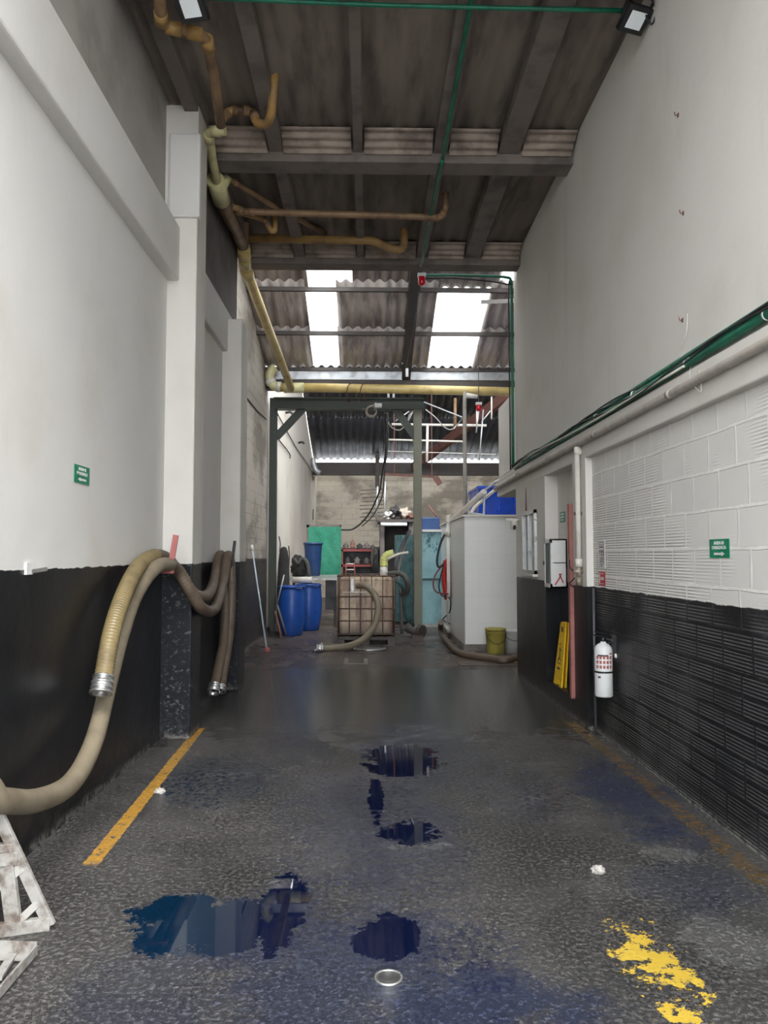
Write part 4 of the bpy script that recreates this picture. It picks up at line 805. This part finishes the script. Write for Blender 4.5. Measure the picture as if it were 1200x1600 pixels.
# floor plate and drains
a = F(702, 1023); b_ = F(720, 1040)
g = MB(); g.add([F(703, 1024, .006), F(830, 1024, .006), F(830, 1040, .006), F(720, 1040, .006), F(703, 1024, -.01), F(830, 1024, -.01), F(830, 1040, -.01), F(720, 1040, -.01)], [(0, 3, 2, 1), (0, 1, 5, 4), (1, 2, 6, 5), (2, 3, 7, 6), (3, 0, 4, 7)]); tag(g.build('floor_plate', simple('rusty_plate', (.12, .09, .075), .4, .4)), 'rusty steel cover plate set in the floor before the booth', 'floor plate')
g = MB(); g.box(-.34, .0, 10.55, 10.62, -.01, .008); g.box(-.34, -.28, 10.6, 11.1, -.01, .008); g.box(-.06, 0, 10.6, 11.1, -.01, .008); tag(g.build('floor_channel', m_concrete), 'square drain frame in the concrete in front of the tank', 'drain')
c = F(607, 1528); dn = thing('floor_drain', 'round metal floor drain in the wet floor nearest the camera', 'drain', c)
g = MB(); g.ring(c+Vector((0, 0, -.004)), c+Vector((0, 0, .005)), .051, .043, 36); g.build('rim', m_alu, dn); g = MB(); g.lathe([(.043, .002), (.036, -.0), (.034, .003), (0, .003)], c, 32); gr = g.build('strainer', simple('dark_strainer', (.10, .10, .10), .35, .6), dn)
# litter
m_litter = simple('dirty_paper', (.42, .40, .37), .9)
c = F(935, 1360, .01); g = MB(); g.blob(c, .030, .026, .020, 5, .35, 12, 3.4); tag(g.build('crumpled_paper', m_litter), 'crumpled white paper on the wet floor at right', 'litter')
c = F(249, 1237, .01); g = MB(); g.blob(c, .026, .018, .022, 9, .5, 12, 2.6); g.blob(c+Vector((.024, .006, 0)), .014, .012, .012, 2, .3, 8); tag(g.build('crumpled_paper', m_litter), 'small pale crumpled scrap beside the left yellow line', 'litter')
# tap patch on left wall
c = WX(52, 888, XL); tp = thing('wall_bracket', 'broken white bracket on the dado edge of the near left wall', 'bracket', c)
MB().box(XL-.01, XL+.012, c.y-.10, c.y-.03, c.z-.03, c.z+.03).build('plate', m_white, tp); MB().bar((XL+.01, c.y-.05, c.z-.015), (XL+.015, c.y+.12, c.z-.005), .012, .02).build('arm', m_zinc, tp)
for i, (px, py) in enumerate(((1060, 180), (1068, 333), (1067, 500))):
    g = MB(); q = WX(px, py, 1.945); g.tube([q, q+Vector((-.02, 0, .0)), q+Vector((-.025, 0, .02))], .003, 6, 3); g.box(1.94, 1.946, q.y-.008, q.y+.008, q.z-.012, q.z+.012); tag(g.build('wall_hook', m_rust), 'tiny rusty hook in the upper right wall, %s of three' % ('highest', 'middle', 'lowest')[i], 'hook')
g = MB(); q = WX(1075, 520, 1.94); g.tube([q+Vector((0, 0, .12)), q+Vector((-.01, 0, 0)), WX(1062, 555, 1.93), WX(1080, 558, 1.93), WX(1078, 590, 1.88), WX(1095, 612, 1.86), WX(1092, 575, 1.9)], .0025, 6); tag(g.build('thin_wire', m_pvc_white), 'thin pale wire looping above the green conduits of the right wall', 'wire')

# ---- squeegee pole leaning on blocks
b_ = F(417, 1016, .04); t_ = WX(394, 857, XW+.03)
sq = thing('floor_squeegee', 'long pale blue handled pole leaning on the dark left wall', 'squeegee', b_)
MB().tube([b_, t_], .014, 10, 1).build('handle', simple('pale_blue_handle', (.5, .6, .68), .35), sq); d = (t_-b_).normalized(); MB().tube([t_-d*.04, t_+d*.06], .025, 10, 1).build('cap', m_white, sq)
MB().blob(b_, .045, .04, .05, 4, .3, 8).build('head', m_pink, sq)
# small blue thing & junk at post foot
g = MB(); c = F(434, 990); g.blob(c+Vector((-.02, -.42, .08)), .11, .11, .10, 3, .4, 12); tag(g.build('rubble_pile', m_cloth), 'small dark heap of rags at the foot of the left gantry post', 'rags')
for i, (a, bb, r, mt, lb) in enumerate((((433, 945, 13.95), (447, 992, 13.85), .02, m_wood, 'grey wooden stick leaning across the left drum foot'), ((444, 898, 13.98), (433, 943, 13.98), .014, m_galv, 'thin grey rod leaning against the left blue drum'), ((430, 955, 14.0), (440, 998, 13.7), .02, m_rust, 'short brown stick lying by the left gantry post'))):
    g = MB(); p1 = P(*a); p2 = P(*bb); p2.z = max(p2.z, .02); g.tube([p1, p2], r, 8, 1); tag(g.build('stick', mt), lb, 'stick')
# ---- drums
c = F(455.5, 988); c.y = 14.35; c.x = P(455.5, 950, 14.35).x; c.z = 0
dr = thing('blue_drum', 'scuffed blue plastic drum, front one left of the tank', 'drum', c, 'blue drums left of the tank')
prof = [(0, 0), (.19, 0), (.205, .015), (.222, .12), (.26, .32), (.268, .5), (.262, .68), (.25, .84), (.243, .89), (.25, .9), (.25, .925), (.235, .935), (.225, .91), (0, .915)]
MB().lathe(prof, c, 36).build('body', m_blue, dr)
g = MB(); g.ring(c+Vector((0, 0, .895)), c+Vector((0, 0, .925)), .265, .24, 36); g.box(c.x+.1, c.x+.22, c.y-.24, c.y-.2, .88, .93); g.build('lid_ring', m_blue, dr); 
d2 = copy_tree(dr, None, (.245, 1.0, .0)); d2['label'] = 'scuffed blue plastic drum standing behind the front drum'
# ---- bench behind the drums
bn = thing('work_bench', 'low bench with pale top edge behind the blue drums', 'bench', (-1.1, 16.8, 0))
x0, x1 = -1.85, P(527, 900, 16).x
MB().box(x0, x1, 16.0, 18.6, .98, 1.03).build('top', m_zinc, bn)
MB().box(-.9, x1-.03, 16.05, 16.1, .36, .98).build('dark_skirt', m_black, bn)
for x in (x0+.05, x1-.05):
    for y in (16.15, 18.5): MB().box(x-.03, x+.03, y-.03, y+.03, 0, .98).build('leg', m_steel_dark, bn)
g = MB(); a = P(458, 904, 15.55); b_ = P(488, 903, 15.55); a.z = b_.z = 1.0; o = thing('pvc_tube', 'short fat white tube lying across the drum lids', 'pipe', a-Vector((0, 0, .05)))
g.ring(a, b_, .065, .055, 20); g.build('tube', m_pvc_white, o)
g = MB(); 
for p in ((-1.42, 15.45), (-1.1, 15.45)): g.box(p[0]-.04, p[0]+.04, 15.4, 15.7, .90, .94)
# bundle, tarp, barrel
c = P(468, 898, 16.4); c.z = 1.03
bd = thing('rag_bundle', 'slumped dark bundle of hoses and rags on the bench', 'bundle', c)
g = MB(); g.blob(c+Vector((0, 0, .22)), .17, .14, .24, 2, .35, 14, 2.4); g.build('bundle', m_cloth, bd)
g = MB(); g.tube([c+Vector((.08, -.1, .42)), c+Vector((.17, -.1, .3)), c+Vector((.22, -.08, .02))], .045, 10); g.tube([c+Vector((-.1, -.12, .4)), c+Vector((-.02, -.16, .3)), c+Vector((.05, -.14, .42))], .03, 8); g.build('hose', m_hose_grey, bd)
c = P(443, 905, 15.2); c.z = 0; g = MB(); g.lathe([(0, 0), (.12, 0), (.125, .9), (.11, 1.35), (.085, 1.58), (.05, 1.66), (0, 1.68)], c, 18); tag(g.build('rolled_tarp', m_cloth), 'dark rolled tarpaulin standing upright behind the front drum', 'tarp')
g = MB(); g.tube([P(436, 838, 15.3), P(438, 850, 15.3), P(437, 862, 15.3)], .012, 6); g.tube([P(451, 853, 15.6), P(452, 870, 15.6), P(450, 905, 15.6)], .014, 6, 3); tag(g.build('bent_rods', m_steel_dark), 'two bent rods sticking up behind the drums', 'rod')
c = P(489, 898, 17.6); c.z = 1.03
bb = thing('blue_barrel', 'dark blue tapered barrel standing on the bench before the green board', 'barrel', c)
MB().lathe([(0, 0), (.15, 0), (.17, .04), (.20, .6), (.215, .74), (.22, .76), (.2, .77), (0, .75)], c).build('body', m_blue_dark, bb); MB().ring(c+Vector((0, 0, .72)), c+Vector((0, 0, .77)), .228, .2).build('rim', m_blue_dark, bb)
# green board
a = P(479, 820, 18.9); b_ = P(533, 898, 18.9)
gb = thing('green_board', 'green plastic covered board in a grey frame behind the barrel', 'board', (a.x, 18.9, 0))
g = MB(); n = 16; v = []
for j in range(n+1):
    for i in range(n+1):
        x = a.x+.05+(b_.x-a.x-.05)*i/n; z = b_.z+(a.z-.05-b_.z)*j/n; v.append((x, 18.88+.02*noise.noise(Vector((x*5, z*3+x*4, 0))), z))
g.add(v, [(j*(n+1)+i, j*(n+1)+i+1, (j+1)*(n+1)+i+1, (j+1)*(n+1)+i) for j in range(n) for i in range(n)], True); g.build('sheet', m_green_tarp, gb)
g = MB(); g.box(a.x, a.x+.07, 18.9, 18.96, 0, a.z); g.box(a.x, b_.x, 18.9, 18.96, a.z-.07, a.z); g.box(b_.x-.04, b_.x, 18.9, 18.96, 0, a.z); g.build('frame', m_wood, gb)

# ---- IBC tank
ix0, ix1, iy0, iy1 = P(527, 950, 12.6).x, P(617, 950, 12.6).x, 12.6, 13.75
ib = thing('liquid_tank', 'brown stained caged plastic tank on a pallet', 'tank', ((ix0+ix1)/2, 13.2, 0))
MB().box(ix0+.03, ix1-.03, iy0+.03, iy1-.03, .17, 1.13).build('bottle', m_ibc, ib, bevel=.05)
g = MB()
for i in range(6):
    x = ix0+.015+(ix1-ix0-.03)*i/5
    for y in (iy0, iy1): g.cyl((x, y, .15), (x, y, 1.16), .009, 8)
for i in range(1, 5):
    y = iy0+(iy1-iy0)*i/5
    for x in (ix0, ix1): g.cyl((x, y, .15), (x, y, 1.16), .009, 8)
for z in (.20, .42, .62, .82, 1.16):
    for y in (iy0-.008, iy1+.008): g.cyl((ix0, y, z), (ix1, y, z), .011, 8)
    for x in (ix0, ix1): g.cyl((x, iy0, z), (x, iy1, z), .011, 8)
g.build('cage', m_cage, ib)
g = MB()
for y in (iy0, (iy0+iy1)/2-.05, iy1-.1): g.box(ix0, ix1, y, y+.1, .11, .14)
for x in (ix0, (ix0+ix1)/2-.06, ix1-.12): g.box(x, x+.12, iy0, iy1, .02, .12)
for y in (iy0, iy1-.1): g.box(ix0, ix1, y, y+.1, 0, .02)
g.box(ix0, ix1, iy0, iy1, .135, .155); g.build('pallet', m_wood, ib)
g = MB(); x = P(550, 930, iy0).x; g.box(x-.02, x+.03, iy0-.03, iy0-.01, .90, 1.12); g.box(x-.15, x+.24, iy0-.022, iy0-.012, .885, .90); g.build('label_plate', m_zinc, ib)
g = MB()
for i in range(12): g.box(ix0+.05+random.random()*.7, ix0+.15+random.random()*.8, iy0+.1+random.random()*.6, iy0+.3+random.random()*.6, 1.13, 1.165)
# hose from tank
hp = [P(558, 915, 12.55), P(572, 916, 12.45), P(586, 930, 12.35), P(591, 952, 12.25), P(584, 978, 12.15), P(568, 998, 12.05), P(546, 1009, 11.95), P(525, 1012, 11.9), P(505, 1013, 11.85)]
ho = thing('transfer_hose', 'cream hose curving down from the tank front to the floor', 'hose', F(505, 1020)); hp = [Vector((p.x, p.y, max(p.z, .055))) for p in hp]
MB().tube(hp, .052, 14, 8, rib=.02, pitch=.03).build('hose_body', m_hose, ho)
e = hp[-1]; coupling(ho, e, e+Vector((-.10, -.01, 0)), .055); MB().tube([e+Vector((-.08, -.06, .0)), e+Vector((-.16, -.08, -.04))], .012, 8, 1).build('lever', m_alu, ho); MB().tube([e+Vector((-.06, .06, .03)), e+Vector((-.02, .08, .07))], .012, 8, 1).build('lever', m_alu, ho)
# elbow on tank
eo = thing('yellow_elbow', 'ribbed yellow pipe elbow on a white collar on top of the tank', 'pipe elbow', P(601, 897, 13.1))
c = P(600, 897, 13.1); c.z = 1.14
MB().tube([c, c+Vector((0, 0, .19))], .065, 16, 1).build('collar', m_white, eo)
MB().tube([c+Vector((0, 0, .17)), c+Vector((0.0, 0, .27)), c+Vector((.05, 0, .36)), c+Vector((.17, 0, .40))], .07, 16, 8, rib=.03, pitch=.05).build('elbow', simple('lime_yellow', (.55, .58, .2), .45), eo)
MB().tube([P(605, 874, 12.95), P(622, 866, 12.95), P(638, 863, 12.95)], .022, 10, 3).build('handle_pipe', m_pvc_white, eo)
# white stool on tank
so_ = thing('wire_stand', 'small pale wire stand on top of the tank', 'stand', P(547, 898, 13))
for px in (541, 553): MB().tube([P(px-1 if px < 545 else px+2, 899, 13), P(px, 880, 13)], .012, 8, 1).build('leg', m_pink, so_)
for py in (881, 890): MB().tube([P(541, py, 13), P(554, py, 13)], .01, 8, 1).build('rung', m_white, so_)
# disc on floor
g = MB(); c = F(577, 1013, .01); c.y = 12.25; g.lathe([(0, .012), (.24, .012), (.27, .02), (.285, .008), (.28, 0), (0, 0)], (c.x, 12.3, 0), 32); tag(g.build('tray_lid', m_alu), 'shallow silver tray lying under the front edge of the tank pallet', 'tray')
# hoses right of tank
for pts, r, mt, lb in (([(590, 900, 13.3), (612, 896, 13.1), (628, 897, 13.0), (637, 910, 13.0), (636, 924, 13.1), (628, 929, 13.3)], .045, m_hose_grey, 'dark grey hose looping over the right edge of the tank'), ([(614, 905, 12.9), (624, 912, 13.0), (631, 925, 13.2), (633, 960, 13.4), (646, 977, 13.8)], .03, m_teal_dark, 'teal grey hose dropping beside the tank'), ([(640, 830, 15), (630, 850, 14.5), (618, 880, 14.0), (620, 900, 13.9)], .035, m_rubber, 'black hose slanting down in front of the teal panels'), ([(634, 840, 15.2), (628, 870, 14.8), (622, 895, 14.4), (626, 930, 14.2), (628, 990, 14.2)], .03, m_hose_grey, 'grey upright hose behind the tank corner')):
    g = MB(); g.tube([P(*q) for q in pts], r, 10); tag(g.build('side_hose', mt), lb, 'hose')
# oily motor at post foot
c = F(650, 998); c.y = 13.9; mo = thing('oily_pump', 'small dark oily pump on the floor by the right gantry post', 'pump', (c.x, 13.9, 0)); x = P(650, 990, 13.9).x
g = MB(); g.tube([(x-.13, 14.05, .17), (x+.06, 13.85, .13)], .10, 14, 1); g.build('body', m_wood, mo); g = MB(); g.box(x-.08, x+.12, 13.75, 14.05, 0, .06); g.build('base', m_steel_dark, mo); g = MB(); g.cyl((x+.06, 13.85, .13), (x+.11, 13.8, .12), .12); g.build('end_cap', m_steel_dark, mo)

# ---- teal container
tc = thing('teal_container', 'scratched teal metal container with a horizontal seam behind the gantry post', 'container', (1.1, 16.1, 0))
xl = P(655, 900, 16).x; xr = 1.53
MB().box(xl, xr+.1, 16.0, 17.6, .06, 2.0).build('door_panel', m_teal, tc, bevel=.01)
MB().box(xl, xr, 15.97, 16.0, .98, 1.02).build('seam', m_teal_dark, tc); MB().box(xl-.02, xr, 15.95, 16.1, 0, .07).build('sill', m_zinc, tc); MB().box(xl-.02, xr+.05, 15.93, 17.6, 2.0, 2.05).build('top_rail', m_white, tc)
MB().box(xl-.025, xl+.015, 15.94, 16.0, .06, 2.0).build('corner_strip', m_white, tc)
g = MB(); x0 = P(617, 900, 17).x
g.box(x0, xl, 16.6, 17.4, .06, 1.95)
for i in range(5): q = x0+(xl-x0)*(i+.3)/5; g.box(q, q+.04, 16.57, 16.6, .06, 1.95)
g.build('side_panel', m_teal_dark, tc)
tag(MB().box(P(659, 800, 17).x, 1.62, 17.0, 17.8, 2.06, 2.36).build('blue_crate', m_blue_dark, bevel=.02), 'low dark blue crate on top of the teal container', 'crate')
# dark cabinet with debris
cx0, cx1 = P(594, 850, 18).x, P(645, 850, 18).x; ct = P(600, 812, 18).z
cb2 = thing('dark_shed', 'dark open doorway hut behind the yellow elbow', 'hut', (cx0+.3, 18, 0))
g = MB(); g.box(cx0, cx0+.1, 17.9, 19.0, 0, ct-.06); g.box(cx1-.1, cx1, 17.9, 19.0, 0, ct-.06); g.box(cx0, cx1, 18.9, 19, 0, ct-.06); g.build('walls', m_dark_plaster, cb2); MB().box(cx0-.05, cx1+.05, 17.8, 19.1, ct-.06, ct).build('roof', m_steel_dark, cb2)
g = MB(); a = P(595, 820, 17.7); b_ = P(636, 820, 17.7); tl = thing('tube_lamp', 'white fluorescent tube fitting under the hut roof', 'lamp', a); g.tube([a, b_], .03, 10, 1); g.build('tube', m_white, tl); MB().box(a.x, b_.x, a.y, a.y+.05, a.z+.02, a.z+.06).build('fitting', m_galv, tl)
for i, (px, w2, h2, mt, lb) in enumerate(((608, .12, .10, m_paper, 'crumpled pale sack on the hut roof'), (618, .18, .16, m_cloth, 'dark folded scrap leaning on the hut roof'), (630, .16, .14, simple('tan_scrap', (.35, .3, .25), .8), 'tan rubble sack on the hut roof'), (641, .12, .08, m_rust, 'brown scrap at the right of the hut roof'))):
    c = P(px, 812, 18.2); c.z = ct+.9*h2; g = MB(); g.blob(c, w2, .2, h2, i+3, .45, 12, 2.5); tag(g.build('roof_scrap', mt), lb, 'scrap')
# red shelf
sx0, sx1 = P(533, 850, 19.6).x, P(586, 850, 19.6).x
sh = thing('red_shelf', 'rusty red steel shelf loaded with machine parts', 'shelf', ((sx0+sx1)/2, 19.6, 0))
for px_, py in ((0, 858), (0, 882)): zz = P(560, py, 19.6).z; MB().box(sx0, sx1, 19.6, 20.2, zz-.06, zz).build('shelf_board', m_red, sh)
zz = .35; MB().box(sx0, sx1, 19.6, 20.2, .3, .35).build('shelf_board', m_red, sh)
MB().box(sx0, sx1, 20.2, 20.22, .3, 1.7).build('darkening_sheet', m_black, sh)  # black sheet added to make the space behind the shelf dark
for x in (sx0, sx1-.05):
    for y in (19.6, 20.15): MB().box(x, x+.05, y, y+.05, 0, 1.72).build('upright', m_rust, sh)
random.seed(4); s1z = P(560, 858, 19.6).z; s2z = P(560, 882, 19.6).z
for i, (x, zb, h2, r, lb) in enumerate(((.1, s1z, .16, .07, 'dark squat casting at the left of the upper red shelf'), (.28, s1z, .24, .06, 'tall dark motor second from left on the upper red shelf'), (.47, s1z, .15, .08, 'reddish gear housing in the middle of the upper red shelf'), (.66, s1z, .18, .07, 'rusty pump body right of the middle on the upper red shelf'), (.82, s1z, .12, .06, 'small dark flange at the right of the upper red shelf'), (.15, s2z, .2, .07, 'dark canister at the left of the lower red shelf'), (.4, s2z, .2, .08, 'grey canister in the middle of the lower red shelf'), (.65, s2z, .18, .09, 'pale tin at the right of the lower red shelf'))):
    c = Vector((sx0+.02+x*(sx1-sx0)/.9, 19.75, zb)); g = MB(); g.lathe([(0, 0), (r, 0), (r, h2*.3), (r*.75, h2*.35), (r*.75, h2*.8), (r*.4, h2*.85), (r*.4, h2), (0, h2)], c, 14); g.cyl(c+Vector((-r*1.1, 0, h2*.55)), c+Vector((r*1.1, 0, h2*.55)), r*.3, 10)
    tag(g.build('machine_part', (m_steel_dark, m_rust, m_cloth, m_wood)[i % 4] if i < 5 else (m_cloth, m_wood, m_steel_dark)[i-5]), lb, 'machine part')
g = MB()
for j in range(4): g.tube([P(586+6*math.cos(a+j*.3)+j, 872+17*math.sin(a), 19.3-.02*j) for a in (i*math.pi/6 for i in range(13))], .016, 8, 3)
tag(g.build('cable_coil', m_hose_grey), 'grey coil of cable hanging on the right end of the red shelf', 'cable')
g = MB(); g.blob(P(590, 885, 19.0)+Vector((0, 0, -.2)), .16, .14, .5, 4, .3, 12); tag(g.build('hanging_sack', m_black), 'black sack hanging beside the red shelf', 'sack')
# low dark machinery between bench and tank
# leaning stick on back wall
g = MB(); q = P(684, 817, 17.5); g.tube([P(669, 789, 17.6), (q.x, 17.5, 2.37)], .018, 8, 1); tag(g.build('leaning_stick', m_rust), 'thin stick leaning above the blue crate', 'stick')
g = MB(); a = P(600, 741, 22); b_ = P(680, 745, 22); g.bar(a, b_, .07, .06); g.bar((a.x+.3, 22, a.z), (a.x+.3, 22, ZF(22)), .03); g.bar((b_.x-.1, 22, b_.z), (b_.x-.1, 22, ZF(22)), .03); g.bar(P(680, 745, 22), P(688, 757, 22), .16, .08, (0, 1, 0)); tag(g.build('broken_rail', m_rust), 'bent rusty rail hanging high before the rear wall', 'rail')
# metal straight edge under skylight
a = P(752, 472, 11.5); b_ = P(803, 470, 10.8); g = MB(); g.bar(a, b_+(b_-a)*.3, .012, .06); tag(g.build('metal_strip', m_zinc), 'pale perforated strip sticking out near the right skylight', 'strip')
# foot of the booth: cable
g = MB(); g.tube([F(775, 1028, .012), F(800, 1026, .012), F(803, 1034, .012), F(815, 1032, .012), F(830, 1020, .012)], .010, 6); tag(g.build('floor_cable', m_pvc_orange), 'thin orange cable on the floor behind the yellow bucket', 'cable')
GR = {'machine_part': 'machine parts on the red shelf', 'roof_scrap': 'scraps on the hut roof', 'floodlight': 'floodlights below the ceiling', 'alarm_light': 'red alarm lights', 'wall_hook': 'hooks in the upper right wall', 'drain_pipe': 'drain pipes below the roof', 'hose_hook': 'hooks carrying the hoses', 'crumpled_paper': 'scraps of paper on the floor', 'exit_sign': 'green exit signs', 'steel_stand': 'white angle iron stands', 'wall_spigot': 'stubs on the far left wall', 'beam_bolt': 'studs on the gantry beam', 'wire_tie': 'wires round the crossing pipe'}
for o in bpy.data.objects:
    k_ = o.name.split('.')[0]
    if k_ in GR and 'label' in o: o['group'] = GR[k_]
for o in bpy.data.objects:
    if '_w' in o: del o['_w']
